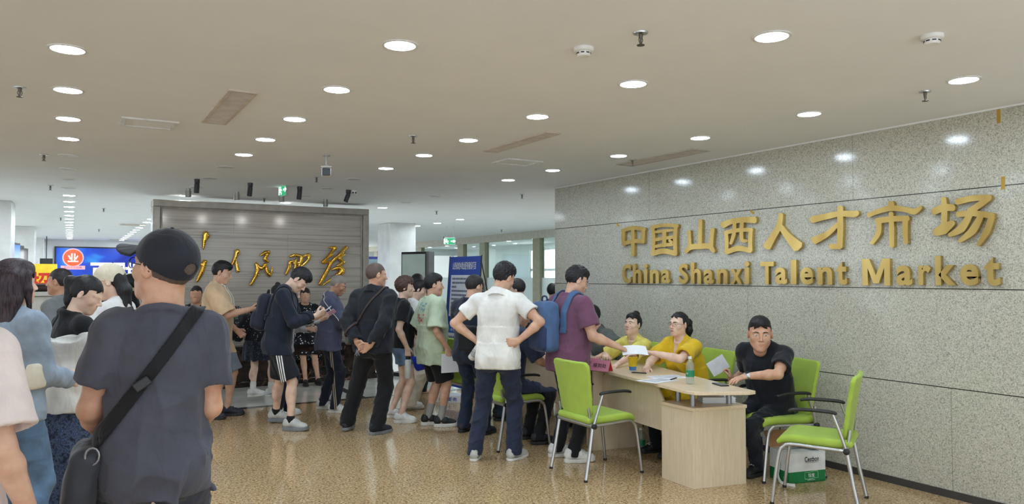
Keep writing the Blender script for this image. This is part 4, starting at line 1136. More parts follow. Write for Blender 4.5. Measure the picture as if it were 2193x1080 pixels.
for k, (w, cf, strokes) in enumerate(HZ):
    m = MB()
    for j, (pts, wid) in enumerate(strokes):
        poly = [cf(*p) for p in ribbon(pts, wid)]
        xf, xb = WX - .036 - .0003 * j, WX - .002
        m.prism(poly, lambda u, v, x=xb: onX(u, v, WX - .03) * V(0, 1, 1) + V(x, 0, 0), lambda u, v, x=xf: onX(u, v, WX - .03) * V(0, 1, 1) + V(x, 0, 0))
    o = m.build('wall_character', M_gold); tag(o, f'gold metal Chinese character, {w}', 'wall letter', 'gold Chinese characters on the granite wall')

def text_mesh(s, size=1.0, bold=0.0, ext=0.0, res=4):
    c = bpy.data.curves.new('lettering', 'FONT'); c.body = s; c.size = size; c.offset = bold; c.extrude = ext; c.resolution_u = res; c.align_x = 'CENTER'
    o = bpy.data.objects.new('lettering', c); COL.objects.link(o); dg = bpy.context.evaluated_depsgraph_get(); dg.update()
    me = bpy.data.meshes.new_from_object(o.evaluated_get(dg)); bpy.data.objects.remove(o); bpy.data.curves.remove(c)
    return me
def put_text(name, s, mat, o, R, w, h=None, parent=None, bold=0.0, ext=.0005):
    """flat lettering centred at o in the frame R (x along the line, y up), fitted to width w and height h"""
    me = text_mesh(s, 1.0, bold, 0)
    n = len(me.vertices)
    if n == 0: return None
    a = np.empty(3 * n, np.float32); me.vertices.foreach_get('co', a); a = a.reshape(-1, 3); lo, hi = a.min(0), a.max(0)
    sx = w / max(1e-6, hi[0] - lo[0]); sy = sx if h is None else h / max(1e-6, hi[1] - lo[1])
    b = (a - (lo + hi) / 2) * V(sx, sy, 1); b[:, 2] = 0
    b = (b @ np.asarray(R).T + np.asarray(o)).astype(np.float32); me.vertices.foreach_set('co', b.ravel()); me.update()
    me.materials.clear()
    return link(name, me, mat, parent)
EN = [(cA, s) for s in (('C',130,240,715,950,'first letter of the word China'),('h',262,365,712,948,'second letter of the word China'),('i',398,440,712,950,'dotted letter of the word China'),('n',470,578,785,950,'fourth letter of the word China'),('a',608,712,780,950,'last letter of the word China'),
  ('S',822,935,710,955,'first letter of the word Shanxi'),('h',970,1092,695,955,'second letter of the word Shanxi'),('a',1125,1245,780,958,'third letter of the word Shanxi'),('n',1283,1415,775,955,'fourth letter of the word Shanxi'),('x',1450,1590,775,960,'crossed letter of the word Shanxi'),('i',1622,1680,682,958,'last dotted letter of the word Shanxi'))] + \
 [(cB, s) for s in (('T',45,187,740,978,'first letter of the word Talent'),('a',203,325,800,978,'second letter of the word Talent'),('l',367,425,722,978,'tall third letter of the word Talent'),('e',463,600,798,982,'fourth letter of the word Talent'),('n',648,800,795,982,'fifth letter of the word Talent'),('t',845,955,742,985,'last letter of the word Talent'),('M',1118,1410,712,988,'first letter of the word Market'),('a',1475,1642,780,990,'second letter of the word Market'))] + \
 [(cC, s) for s in (('r',648,772,790,990,'third letter of the word Market'),('k',820,1025,695,992,'tall fourth letter of the word Market'),('e',1068,1255,778,995,'fifth letter of the word Market'),('t',1310,1470,710,998,'last letter of the word Market'))]
EM = [(0,0),(0,1),(.26,1),(.5,.38),(.74,1),(1,1),(1,0),(.79,0),(.80,.66),(.60,.08),(.40,.08),(.20,.66),(.21,0)]
for cf, (ch, x0, x1, y0, y1, w) in EN:
    if ch == 'M':
        A_, B_, C_ = onX(*cf(x0, y1), WX - .03), onX(*cf(x1, y1), WX - .03), onX(*cf(x0, y0), WX - .03)
        pt = lambda u, v, x: V(x, A_[1] + (B_[1] - A_[1]) * u, A_[2] + (C_[2] - A_[2]) * v)
        m = MB(); m.prism(EM, lambda u, v: pt(u, v, WX - .002), lambda u, v: pt(u, v, WX - .036)); tag(m.build('wall_letter', M_gold), f'gold metal letter on the granite wall, {w}', 'wall letter', 'gold English letters on the granite wall'); continue
    me = text_mesh(ch, 1.0, .010 if ch == 'M' else .032, .02)
    n = len(me.vertices); a = np.empty(3 * n, np.float32); me.vertices.foreach_get('co', a); a = a.reshape(-1, 3); lo, hi = a.min(0), a.max(0)
    q = (a - lo) / (hi - lo); pts = np.zeros((n, 3), np.float32)
    P0, P1 = onX(*cf(x0, y1), WX - .03), onX(*cf(x1, y1), WX - .03); Q0, Q1 = onX(*cf(x0, y0), WX - .03), onX(*cf(x1, y0), WX - .03)
    zb, zt = (P0[2] + P1[2]) / 2, (Q0[2] + Q1[2]) / 2
    pts[:, 1] = P0[1] + (P1[1] - P0[1]) * q[:, 0]; pts[:, 2] = zb + (zt - zb) * q[:, 1]; pts[:, 0] = WX - .002 - .034 * q[:, 2]
    me.vertices.foreach_set('co', pts.ravel()); me.update()
    me.materials.clear(); o = link('wall_letter', me, M_gold); tag(o, f'gold metal letter on the granite wall, {w}', 'wall letter', 'gold English letters on the granite wall')
# strips of old yellow tape
M_tape = plain('yellow_tape', (176, 140, 44), .7)
for pts, w in (([(2116, 232), (2139, 230), (2139, 262)], 'corner shaped mark of yellow tape at the top of the granite wall'), ([(2148, 380), (2148, 404)], 'short upright strip of yellow tape on the granite wall seam'), ([(1321, 480), (1326, 484)], 'tiny dab of yellow tape over the first Chinese character'), ([(1608, 452), (1614, 457)], 'tiny dab of yellow tape over the fourth Chinese character')):
    m = MB()
    for a, b in zip(pts[:-1], pts[1:]):
        A, B = onX(*a, WX), onX(*b, WX); wd = .012; d = unit(B - A); n = np.cross(d, V(1, 0, 0)); c = (A + B) / 2; m.box(c - V(.0006, 0, 0), (np.linalg.norm(B - A) / 2 + .006, wd, .0006), np.stack([d, n, V(1, 0, 0)], 1))
    tag(m.build('tape_mark', M_tape), w, 'tape mark')

# gold cursive characters on the feature wall
cD = crop(420, 490, 6.092); px_m = 12.0 / 1600 / 6.092
CUR = [
 ('tall first one half hidden by the dark cap', [([(125,60),(112,150),(95,270)],[58,46,14]),([(128,75),(158,100),(100,190)],[30,30,12]),([(110,430),(75,560),(12,690)],[46,52,30]),([(125,430),(60,470),(-60,430),(-120,520),(-40,640)],[36,34,34,40,24]),([(-90,180),(-30,250),(-10,330)],[30,40,20])]),
 ('two-stroke second one behind the man in tan', [([(540,295),(515,370),(430,560)],[58,42,22]),([(515,290),(560,320)],[26,36]),([(515,400),(535,500),(548,552)],[26,34,44])]),
 ('open third one beside the man in tan', [([(838,355),(900,312),(950,305)],[14,44,42]),([(945,315),(900,385),(915,415),(945,436)],[38,40,40,16]),([(785,455),(800,540),(765,640),(715,728)],[34,44,46,34]),([(800,470),(850,520),(905,468)],[28,40,44]),([(900,470),(930,570),(962,608)],[36,44,44]),([(965,606),(985,560),(990,500)],[38,22,10]),([(765,640),(800,620),(832,592)],[20,16,8])]),
 ('dense fourth one over the striped shorts man', [([(1232,362),(1300,345),(1372,370),(1345,440),(1270,452)],[36,40,46,40,24]),([(1228,420),(1212,500),(1172,595)],[20,46,30]),([(1300,400),(1290,500),(1265,600)],[28,32,30]),([(1372,370),(1358,450),(1300,570)],[40,42,36]),([(1400,360),(1470,345),(1460,400),(1400,470),(1340,515)],[34,46,42,30,18]),([(1392,410),(1345,490)],[24,22]),([(1215,440),(1290,420)],[30,28])]),
 ('crossed last one over the cropped grey head', [([(1722,250),(1815,245),(1780,290),(1725,365),(1785,335)],[12,42,36,36,16]),([(1720,372),(1655,440),(1740,430)],[36,40,26]),([(1958,245),(1880,330),(1765,440),(1690,580),(1612,722)],[48,46,42,52,44]),([(1930,340),(1865,388),(1920,440),(1835,480)],[30,46,46,16]),([(1765,538),(1870,510),(1900,565),(1785,645),(1645,742)],[14,62,78,42,14])]),
]
for w, strokes in CUR:
    pr3 = [([onY(*cD(*p), FWY - .03) for p in bez([V(*q) for q in pts], 5)], np.interp(np.linspace(0, len(wd) - 1, 5 * (len(pts) - 1) + 1), range(len(wd)), wd) * px_m / 2) for pts, wd in strokes]
    allp = np.concatenate([np.array(a) for a, b in pr3]); F = SDF(allp.min(0) - .06, allp.max(0) + .06, .0075)
    for P, Rr in pr3:
        for i in range(len(P) - 1): F.add(cone(P[i], P[i+1], Rr[i], Rr[i+1]), .008)
    v, q = nets(F); v[:, 1] = FWY - .034 + (v[:, 1] - FWY + .03) * .8
    o = mesh_obj('cursive_character', v, q, M_goldp); tag(o, f'polished gold cursive character, {w}', 'wall letter', 'gold cursive characters on the feature wall')

# ---------------------------------------------------------------- office chairs
M_green = cloth('lime_upholstery', (164, 190, 76), .75, .03, .5, .05); M_tubem = plain('satin_steel_tube', (186, 186, 186), .32, .9, var=.02)
def make_chair():
    r = empty('office_chair')
    F = SDF((-.27, -.28, .38), (.27, .33, .54), .009)
    sec = [(-.215, .468, .030), (-.1, .463, .031), (.05, .466, .032), (.16, .470, .030), (.215, .460, .026), (.243, .440, .018)]
    for (a, b, c), (d, e, f) in zip(sec[:-1], sec[1:]):
        for i in np.linspace(-.19, .19, 28): F.add(cone((i, a, b), (i, d, e), c, f), .0)
    F.add(rbox((0, 0, .464), (.215, .21, .026), None, .02), .01)
    field_obj('seat', F, M_green, r)
    R = rx(9); F = SDF((-.29, -.40, .42), (.29, -.10, .99), .009)
    def bk(X, Y, Z):
        x, y, z = X, Y + .235, Z - .71; v = y * R[1, 1] + z * R[2, 1]; q = y * R[1, 2] + z * R[2, 2]
        v = v - .35 * x * x + .15 * np.maximum(q, 0) ** 2
        hw = .222 + .02 * np.clip(q / .22, -1, 1)
        a, b, c = np.abs(x) - (hw - .05), np.abs(q) - (.225 - .05), np.abs(v) - .002
        d2 = np.sqrt(np.maximum(a, 0) ** 2 + np.maximum(b, 0) ** 2) + np.minimum(np.maximum(a, b), 0) - .05
        return (np.maximum(d2, np.abs(v) - .016) + 0).astype(np.float32)
    F.f = bk(*F.grid()); field_obj('backrest', F, M_green, r)
    for s_ in (-1, 1):
        x = s_ * .232
        m = MB(); m.tube(bez([(x, -.21, .425), (x, 0, .432), (x, .15, .436), (x * 1.0, .205, .415), (x * 1.02, .24, .34), (x * 1.06, .285, 0.006)], 8), .0125, 12); m.build('leg', M_tubem, r, True)
        m = MB(); m.tube([(x, -.205, .428), (x * 1.03, -.245, .2), (x * 1.06, -.285, 0.006)], .0145, 12); m.build('leg', M_tubem, r, True)
        m = MB(); m.tube([(x * 1.05, -.205, .43), (x * 1.09, -.165, .56), (x * 1.10, -.125, .672)], .0115, 10); m.build('armrest_post', M_tubem, r, True)
        m = MB(); m.tube(bez([(x * 1.10, -.15, .678), (x * 1.10, -.10, .688), (x * 1.10, .05, .690), (x * 1.10, .13, .684), (x * 1.10, .165, .672)], 5), [.012, .017, .019, .020, .020] + [.021] * 10 + [.020, .020, .019, .018, .015, .010], 12, flat=((0, 0, 1), .62)); m.build('armrest', M_black, r, True)
        m = MB(); m.lathe((s_ * .255, -.207, .428), [(.001, -.012), (.021, -.012), (.021, .010), (.012, .014)], 16, ry(90 * s_)); m.build('end_cap', M_black, r, True)
        m = MB(); m.box((s_ * .205, -.218, .50), (.010, .008, .07), rx(9)); m.build('back_bracket', M_tubem, r, bevel=.004)
        for y in (.285, -.285):
            m = MB(); m.lathe((x * 1.06, y, 0), [(.013, 0), (.0155, .002), (.0155, .018), (.012, .02)], 12); m.build('foot_cap', M_black, r, True)
    m = MB(); m.tube([(-.25, -.207, .428), (.25, -.207, .428)], .019, 14); m.build('crossbar', M_tubem, r, True)
    return r
CH = [((3.80, 5.05), -90, 'empty lime green armchair with its back to us before the reception desk'), ((4.675, 3.55), 29.6, 'empty lime green armchair facing the white and green carton by the granite wall'),
      ((5.03, 4.24), 76, 'lime green armchair under the man in the black T-shirt'), ((5.02, 5.12), 82, 'lime green armchair behind the woman in mustard yellow'), ((3.70, 6.27), -90, 'lime green armchair under the seated man in navy'),
      ((3.92, 7.52), -80, 'lime green armchair under the seated person in teal'), ((5.0, 5.85), 86, 'lime green armchair under the woman in pale yellow'), ((5.06, 6.52), 88, 'lime green armchair under the seated man in olive')]
ch0 = None
for (x, y), a, w in CH:
    if ch0 is None: ch0 = o = make_chair(); o.location = (x, y, 0); o.rotation_euler = (0, 0, math.radians(a))
    else: o = dup(ch0, (x, y, 0), math.radians(a))
    tag(o, w, 'chair', 'lime green armchairs')

# ---------------------------------------------------------------- reception desks
def mat_wood():
    t = NT('pale_maple_laminate'); n = t.noise(t.coord((26, 26, 1.6)), 3, 4, .6)
    t.set(t.ramp(n, [(.3, (206, 188, 160)), (.7, (220, 204, 178))]), .35, 0, .4); return t.m
M_wood = mat_wood(); M_woodt = NT('pale_maple_top'); _n = M_woodt.noise(M_woodt.coord((26, 2, 26)), 3, 4); M_woodt.set(M_woodt.ramp(_n, [(.3, (208, 186, 156)), (.7, (226, 206, 178))]), .28, 0, .4); M_woodt = M_woodt.m
phi = math.radians(-5.2); DU, DV = V(-math.sin(phi), math.cos(phi)), V(math.cos(phi), math.sin(phi))   # along the desk, across it
DO = V(4.035, 4.18)
def dk(u, v, z=0.0): p = DO + DU * u + DV * v; return V(p[0], p[1], z)
RD = rz(math.degrees(phi))
def desk_box(m, u0, u1, v0, v1, z0, z1): m.box(dk((u0+u1)/2, (v0+v1)/2, (z0+z1)/2), ((v1-v0)/2, (u1-u0)/2, (z1-z0)/2), RD)
r = empty('reception_desk', (0, 0, 0), 0, 'pale maple reception desk with a raised top over a closed pedestal', 'desk')
top = [(4.245, 5.80), (3.985, 4.20), (3.995, 4.10), (4.03, 4.065), (4.36, 3.90), (4.425, 3.905), (4.46, 4.10), (4.56, 4.5), (4.90, 5.72)]
m = MB(); m.prism(top, lambda x, y: (x, y, .738), lambda x, y: (x, y, .765)); m.build('worktop', M_woodt, r, bevel=.004)
pd = [(4.106, 4.229), (4.574, 4.138), (4.64, 4.50), (4.12, 4.60)]
m = MB(); m.prism(pd, lambda x, y: (x, y, 0.0), lambda x, y: (x, y, .588)); ped = m.build('pedestal', M_wood, r, bevel=.002)
m = MB(); c0 = np.mean(pd, 0); m.prism([tuple(c0 + (V(*p) - c0) * 1.035) for p in pd], lambda x, y: (x, y, .588), lambda x, y: (x, y, .614)); m.build('pedestal_top', M_woodt, r, bevel=.003)
for x, y in ((4.17, 4.30), (4.50, 4.24), (4.24, 4.54), (4.56, 4.44)):
    m = MB(); m.lathe((x, y, .614), [(.021, 0), (.021, .124)], 18); m.build('post', M_steel, r, True)
m = MB(); pa, pb = V(4.17, 4.60), V(4.30, 5.66); n2 = V(.993, -.12)
m.prism([(0, .36), (1, .36), (1, .66), (.86, .737), (.14, .737), (.03, .60), (0, .60)], lambda u, z: (*(pa + (pb - pa) * u + n2 * .018), z), lambda u, z: (*(pa + (pb - pa) * u), z)); m.build('modesty_panel', M_wood, r, bevel=.002)
m = MB(); m.prism([(4.20, 5.62), (4.73, 5.55), (4.735, 5.575), (4.205, 5.645)], lambda x, y: (x, y, 0), lambda x, y: (x, y, .737)); m.build('end_panel', M_wood, r, bevel=.002)
r = empty('reception_desk', (0, 0, 0), 0, 'second pale maple desk end to end with the raised one, behind the man in purple', 'desk')
m = MB(); m.prism([(4.25, 5.812), (4.80, 5.745), (4.93, 7.39), (4.46, 7.45)], lambda x, y: (x, y, .738), lambda x, y: (x, y, .765)); m.build('worktop', M_woodt, r, bevel=.004)
m = MB(); m.prism([(4.29, 5.83), (4.77, 5.768), (4.775, 5.793), (4.295, 5.855)], lambda x, y: (x, y, 0), lambda x, y: (x, y, .737)); m.build('end_panel', M_wood, r, bevel=.002)
m = MB(); m.prism([(4.50, 7.38), (4.90, 7.33), (4.905, 7.355), (4.505, 7.405)], lambda x, y: (x, y, 0), lambda x, y: (x, y, .737)); m.build('end_panel', M_wood, r, bevel=.002)
m = MB(); m.prism([(4.33, 5.86), (4.35, 5.86), (4.54, 7.38), (4.52, 7.38)], lambda x, y: (x, y, .30), lambda x, y: (x, y, .737)); m.build('modesty_panel', M_wood, r, bevel=.002)

# ---------------------------------------------------------------- things on the desks
DT = .765
M_pink = plain('pink_card', (232, 150, 178), .7, var=.01); M_red = plain('red_card', (222, 66, 78), .7, var=.01); M_ink = plain('black_ink', (40, 26, 34), .8)
def tent(p, face_dir, w, h, txt, lab, mt=M_pink, back=M_red):
    r = empty('tent_card', (p[0], p[1], DT), 0, lab, 'name card'); f = unit(V(*face_dir, 0)); sd = np.cross(V(0, 0, 1), f)
    for sg, m_ in ((1, mt), (-1, back)):
        u = unit(V(0, 0, h) - f * sg * h * .42); nrm = np.cross(sd, u) * sg
        R = np.stack([sd, u, np.cross(sd, u)], 1)
        m = MB(); c = f * sg * h * .21 + V(0, 0, h / 2); m.box(c, (w / 2, h * .54, .0012), R); k = m.build('front_leaf' if sg > 0 else 'back_leaf', m_, r)
        if sg > 0 and txt: put_text('lettering', txt, M_ink, c + np.cross(sd, u) * .0022, R, w * .72 if len(txt) < 4 else w * .80, h * .42, k, .012)
tent((4.155, 5.44), (-.95, -.32), .20, .095, '报到处', 'pink folded card lettered in black, nearer to the yellow cup')
tent((4.20, 5.64), (-.97, -.25), .20, .095, '求职登记', 'pink folded card half hidden behind the other pink card')
p = G(1147, 768, DT); tent((4.42, 6.95), (-.97, -.25), .2, .1, '', 'small red folded card on the second desk beside the polo man elbow', M_red, M_red)
# yellow cup (plain)
p = G(1355, 793, DT); r = empty('paper_cup', (p[0], p[1], DT), 0, 'yellow paper cup with a blue foot beside the pink cards', 'cup')
M_yel = plain('yellow_paper', (238, 206, 34), .5); M_blu = plain('blue_paper', (74, 134, 196), .5)
m = MB(); m.lathe((0, 0, .034), [(.034, 0), (.044, .085), (.046, .087), (.044, .089), (.042, .085), (.034, .01)], 28); m.build('cup_body', M_yel, r, True)
m = MB(); m.lathe((0, 0, 0), [(.030, 0), (.0342, .0342), (.03, .035)], 28); m.build('cup_foot', M_blu, r, True)
m = MB(); m.lathe((0, 0, .118), [(.001, .012), (.02, .016), (.036, .008), (.041, .001), (.041, -.003)], 24); m.build('contents', plain('caramel_topping', (136, 92, 44), .6, var=.3, vscale=90), r, True)
# water bottle
M_water = NT('clear_plastic'); M_water = mat_glass('clear_bottle_plastic', (240, 246, 244), .22, .06); M_lab = plain('green_label', (24, 128, 84), .5)
def bottle(p, lab, z=DT):
    r = empty('water_bottle', (p[0], p[1], z), 0, lab, 'bottle')
    m = MB(); pr_ = [(.018, 0), (.030, .003), (.0325, .012), (.031, .022), (.0325, .032), (.031, .045), (.0325, .055), (.0325, .115), (.031, .125), (.0325, .135), (.029, .160), (.018, .185), (.0135, .195), (.0135, .205)]
    m.lathe((0, 0, 0), pr_, 28); m.build('bottle_body', M_water, r, True)
    m = MB(); m.lathe((0, 0, .060), [(.0331, 0), (.0331, .05)], 28); o = m.build('label_band', M_lab, r, True)
    put_text('mark', '怡宝', M_white, V(-.0338, -.003, .087), np.stack([V(0, -1, 0), V(0, 0, 1), V(-1, 0, 0)], 1), .022, .014, o, .01)
    m = MB(); m.lathe((0, 0, .200), [(.0150, 0), (.0155, .002), (.0155, .016), (.013, .0185)], 20); m.build('cap', M_white, r, True)
p = G(1478, 823, DT); bottle(p, 'clear water bottle with a green label and white cap on the desk')
p = G(1373, 968); bottle(p, 'clear water bottle standing on the floor under the desk', 0.0)
def sheet(p, ang, w, h, lab, z=DT, lines=True, group=None, cat='paper', mt=None, k=0):
    r = empty('paper_sheet', (p[0], p[1], z), math.radians(ang), lab, cat, group)
    m = MB(); m.box((0, 0, .0008 + k), (w / 2, h / 2, .0008)); m.build('sheet', mt or M_paper, r)
    if lines:
        m = MB(); rr = random.Random(int(p[0] * 1000))
        for i in range(14): m.box((-w * .04 * rr.random(), h * (.40 - .058 * i), .0019 + k), (w * (.30 + .1 * rr.random()), h * .008, .0002))
        m.build('printed_lines', plain('grey_print', (120, 120, 130), .8), r)
sheet(G(1428, 808, DT), -100, .21, .297, 'printed form lying on the desk, nearer the woman in mustard'); sheet(G(1408, 816, DT), -82, .21, .297, 'printed form on the desk with a black pen lying on it', k=.002)
sheet(G(1262, 772, DT), -88, .21, .297, 'white sheet on the second desk beside the purple shirt'); sheet((4.50, 6.35), -95, .21, .297, 'printed sheet on the second desk in front of the seated man in olive')
def pen(p, ang, lab, z, l=.14, mt=M_black):
    r = empty('pen', (p[0], p[1], z + .005), math.radians(ang), lab, 'pen')
    m = MB(); m.lathe((0, 0, 0), [(.001, -l/2), (.0045, -l/2 + .012), (.005, -l/2 + .02), (.005, l/2 - .004), (.004, l/2)], 12, ry(90)); m.build('barrel', mt, r, True)
    m = MB(); m.box((l * .32, 0, .006), (l * .14, .0015, .001)); m.build('clip', M_chrome, r)
pen(G(1442, 814, DT), 25, 'black pen lying on the printed form', DT + .004); pen(G(1368, 800, DT), -58, 'black pen lying by the hand of the woman in mustard', DT)
r = empty('phone', (*G(1543, 825, DT)[:2], DT), math.radians(-20), 'black phone lying flat on the desk end by the man in black', 'phone')
m = MB(); m.box((0, 0, .0045), (.037, .078, .0045)); m.build('phone_body', M_black, r, bevel=.004); m = MB(); m.box((0, 0, .0092), (.034, .074, .0003)); m.build('screen', plain('dark_screen', (14, 15, 20), .08), r)
# striped papers between the top and the pedestal
r = empty('paper_stack', (4.48, 4.36, .614), math.radians(-30), 'small stack of striped papers on the pedestal under the raised top', 'paper stack')
m = MB()
for i in range(9): m.box((.004 * math.sin(i * 2), .003 * math.cos(i * 3), .003 + i * .0052), (.13, .09, .0022))
m.build('sheets', M_paper, r); m = MB()
for i in range(8): m.box((0, 0, .0057 + i * .0052), (.127, .088, .0006))
m.build('dividers', plain('grey_green_card', (120, 138, 128), .7), r)

# ---------------------------------------------------------------- carton by the wall
M_cw = plain('carton_white', (226, 228, 226), .55); M_cg = plain('carton_green', (14, 122, 66), .5); M_kraft = plain('kraft_card', (176, 132, 92), .8)
bo = V(4.845, 3.955); e1 = unit(V(5.178, 3.881) - bo); e2 = V(-e1[1], e1[0]); bw, bd, bh = .345, .235, .235
ang = math.atan2(e1[1], e1[0]); r = empty('carton', (bo[0], bo[1], 0), ang, 'white and green bottled water carton standing open by the wall', 'carton')
m = MB(); T_ = .004
m.box((bw/2, T_/2, bh*.69), (bw/2, T_/2, bh*.31)); m.box((bw/2, bd - T_/2, bh*.69), (bw/2, T_/2, bh*.31)); m.box((T_/2, bd/2, bh*.69), (T_/2, bd/2 - T_, bh*.31)); m.box((bw - T_/2, bd/2, bh*.69), (T_/2, bd/2 - T_, bh*.31)); m.build('upper_band', M_cw, r)
m = MB(); h2 = bh * .19
m.box((bw/2, T_/2, h2), (bw/2, T_/2, h2)); m.box((bw/2, bd - T_/2, h2), (bw/2, T_/2, h2)); m.box((T_/2, bd/2, h2), (T_/2, bd/2 - T_, h2)); m.box((bw - T_/2, bd/2, h2), (T_/2, bd/2 - T_, h2)); m.box((bw/2, bd/2, .003), (bw/2, bd/2, .003)); m.build('lower_band', M_cg, r)
m = MB(); m.box((bw/2, bd + .035, bh + .055), (bw/2, .002, .075), rx(-32)); m.build('flap', M_kraft, r)
m = MB(); m.box((bw/2, .07, bh - .001), (bw/2, .07, .002), rx(-4)); m.build('flap', M_cw, r)
m = MB(); m.box((bw - .06, bd/2, bh + .012), (.06, bd/2 - .01, .002), ry(14)); m.build('flap', M_cw, r)
m = MB(); m.tube(bez([(-.002, .10, bh*.93), (-.008, .105, bh*.7), (-.02, .10, bh*.4), (-.045, .075, .05), (-.05, .03, .012), (-.03, -.03, .006), (.0, -.07, .01)], 6), .014, 10, flat=((1, 0, 0), .15)); m.build('carry_strap', M_cw, r, True)
Fr = np.stack([V(1, 0, 0), V(0, 0, 1), V(0, -1, 0)], 1); Sd = np.stack([V(0, -1, 0), V(0, 0, 1), V(-1, 0, 0)], 1)
M_ctxt = plain('carton_text_dark', (36, 44, 52), .6)
put_text('lettering', 'Cestbon', M_ctxt, V(.215, -.001, bh*.77), Fr, .135, .040, r, .02); put_text('lettering', 'Purified Drinking Water', M_ctxt, V(.215, -.001, bh*.655), Fr, .13, .010, r, .01)
put_text('lettering', '怡宝', M_cw, V(.21, -.0012, bh*.235), Fr, .058, .030, r, .02); put_text('lettering', '饮用纯净水', M_cw, V(.21, -.001, bh*.085), Fr, .075, .011, r, .005); put_text('lettering', '怡宝', M_cw, V(-.001, .05, bh*.15), Sd, .04, .02, r, .01)
m = MB(); m.tube([V(.21 + .062 * cx_, -.001, bh*.235 + .026 * cy_ + .005 * math.sin(cx_ * 3)) for cx_, cy_ in ((-1, -1), (-.5, -1), (0, -1), (.5, -1), (1, -1), (1, 0), (1, 1), (.5, 1), (0, 1), (-.5, 1), (-1, 1), (-1, 0), (-1, -1))], .0018, 6); m.build('emblem_outline', plain('carton_pale_green', (150, 210, 170), .5), r)

# ---------------------------------------------------------------- far things: screen, boards, counter, kiosk
def emis(name, col, st):
    t = NT(name); t.set((4, 4, 6), .15); t.b.inputs['Emission Color'].default_value = lin(col); t.b.inputs['Emission Strength'].default_value = st; return t.m
t = NT('led_picture'); c = t.coord(); w1 = t.noise(c, .55, 3, .5, 1.2)
base = t.ramp(w1, [(.35, (0, 30, 150)), (.52, (6, 70, 205)), (.62, (40, 150, 232)), (.72, (4, 50, 180))])
t.set((2, 4, 10), .2); t.l(base, t.b.inputs['Emission Color']); t.b.inputs['Emission Strength'].default_value = 1.0; M_led = t.m
r = empty('led_screen', (2.1, 28.0, 0), 0, 'huge blue lit screen on the far wall with an orange round logo', 'screen')
m = MB(); m.box((0, .06, 1.72), (2.54, .05, .86)); m.build('bezel', M_black, r)
m = MB(); m.box((0, .0, 1.72), (2.49, .012, .815)); m.build('picture', M_led, r)
XZ = np.stack([V(1, 0, 0), V(0, 0, 1), V(0, -1, 0)], 1)
M_ledw = emis('screen_white', (250, 250, 255), 1.0); M_ledo = emis('screen_orange', (232, 92, 40), 1.0); M_ledp = emis('screen_pink', (250, 190, 205), .9)
m = MB(); m.lathe((-2.02, -.016, 2.22), [(.30, 0), (.30, .004)], 40, rx(90)); o = m.build('logo_ring', M_ledp, r); m = MB(); m.lathe((-2.02, -.022, 2.22), [(.265, 0), (.265, .004)], 40, rx(90)); m.build('logo_disc', M_ledo, r)
put_text('logo_sign', '业', M_ledw, V(-2.02, -.03, 2.22), XZ, .30, .28, r, .03)
m = MB(); m.box((-2.02, -.016, 1.90), (.34, .002, .06)); m.build('logo_strip', M_ledp, r)
put_text('logo_name', '百日千万招聘', emis('screen_red', (190, 40, 60), .8), V(-2.02, -.022, 1.90), XZ, .5, .07, r)
for ch, x, w_ in (('百', -1.22, .62), ('日', -.70, .34), ('招', -.22, .62), ('聘', .52, .66)): put_text('slogan_character', ch, M_ledw, V(x, -.022, 1.72), XZ, w_, .70, r, .03)

# white service counter
r = empty('service_counter', (-1.1, 10.45, 0), 0, 'tall white service counter behind the woman with long hair', 'counter')
M_cwhite = plain('counter_white', (214, 214, 208), .4); M_cgrey = plain('counter_grey', (150, 150, 146), .4)
m = MB(); m.box((0, .22, .48), (1.25, .2, .48)); m.build('lower_body', M_cwhite, r, bevel=.008)
m = MB(); m.box((0, .22, .97), (1.24, .17, .02)); m.build('shadow_joint', M_cgrey, r)
m = MB(); m.box((0, .24, 1.18), (1.25, .2, .20)); m.build('upper_body', M_cwhite, r, bevel=.008)
m = MB(); m.box((0, .22, 1.41), (1.29, .24, .025)); m.build('ledge', M_cwhite, r, bevel=.006)
tag(slab('handbag', -.52, -.2, 10.6, 10.75, 1.436, 1.53, plain('brown_leather', (58, 40, 36), .5), .04), 'soft dark brown bag lying on the white counter', 'bag')

# yellow recruitment board
r = empty('display_board', (-.38, 14.3, 0), math.radians(6), 'yellow display board with red lettering on a stand past the white counter', 'display board')
m = MB(); m.box((0, 0, 1.40), (.20, .012, .42)); m.build('panel', plain('yellow_board', (246, 206, 48), .5), r)
put_text('lettering', '招', plain('red_paint', (206, 44, 30), .6), V(-.03, -.014, 1.52), XZ, .26, .34, r, .03)
m = MB()
for s_ in (-1, 1): m.tube([(s_ * .12, .02, 1.0), (s_ * .3, .12, 0)], .01, 8); 
m.tube([(0, .03, 1.3), (0, .4, 0)], .01, 8); m.build('easel', M_black, r)
# screens by the far pillars
for i, (y, mt, w) in enumerate(((15.3, emis('blue_screen', (30, 130, 230), .8), 'lit blue one nearest'), (16.6, plain('dark_screen', (14, 15, 20), .08), 'dark one in the middle'), (18.2, plain('dark_screen', (14, 15, 20), .08), 'dark one farthest'))):
    r = empty('wall_display', (-.86, y, 0), math.radians(-14), 'slim standing display beside the far pillars, ' + w, 'display')
    m = MB(); m.box((0, 0, 1.75), (.03, .32, .45)); m.build('housing', M_black, r, bevel=.01); m = MB(); m.box((.032, 0, 1.75), (.003, .29, .41)); m.build('screen', mt, r)
    m = MB(); m.box((0, 0, .66), (.03, .05, .64)); m.box((0, 0, .02), (.16, .26, .02)); m.build('stand', M_black, r)
p = AT(99, 561, 22); r = empty('hanging_monitor', (p[0], p[1], p[2]), 0, 'small black monitor hanging before the far pillars', 'monitor')
m = MB(); m.box((0, 0, 0), (.16, .03, .10)); m.build('housing', M_black, r, bevel=.01); m = MB(); m.tube([(0, 0, .1), (0, 0, CEIL - p[2])], .012, 8); m.build('pole', M_black, r)

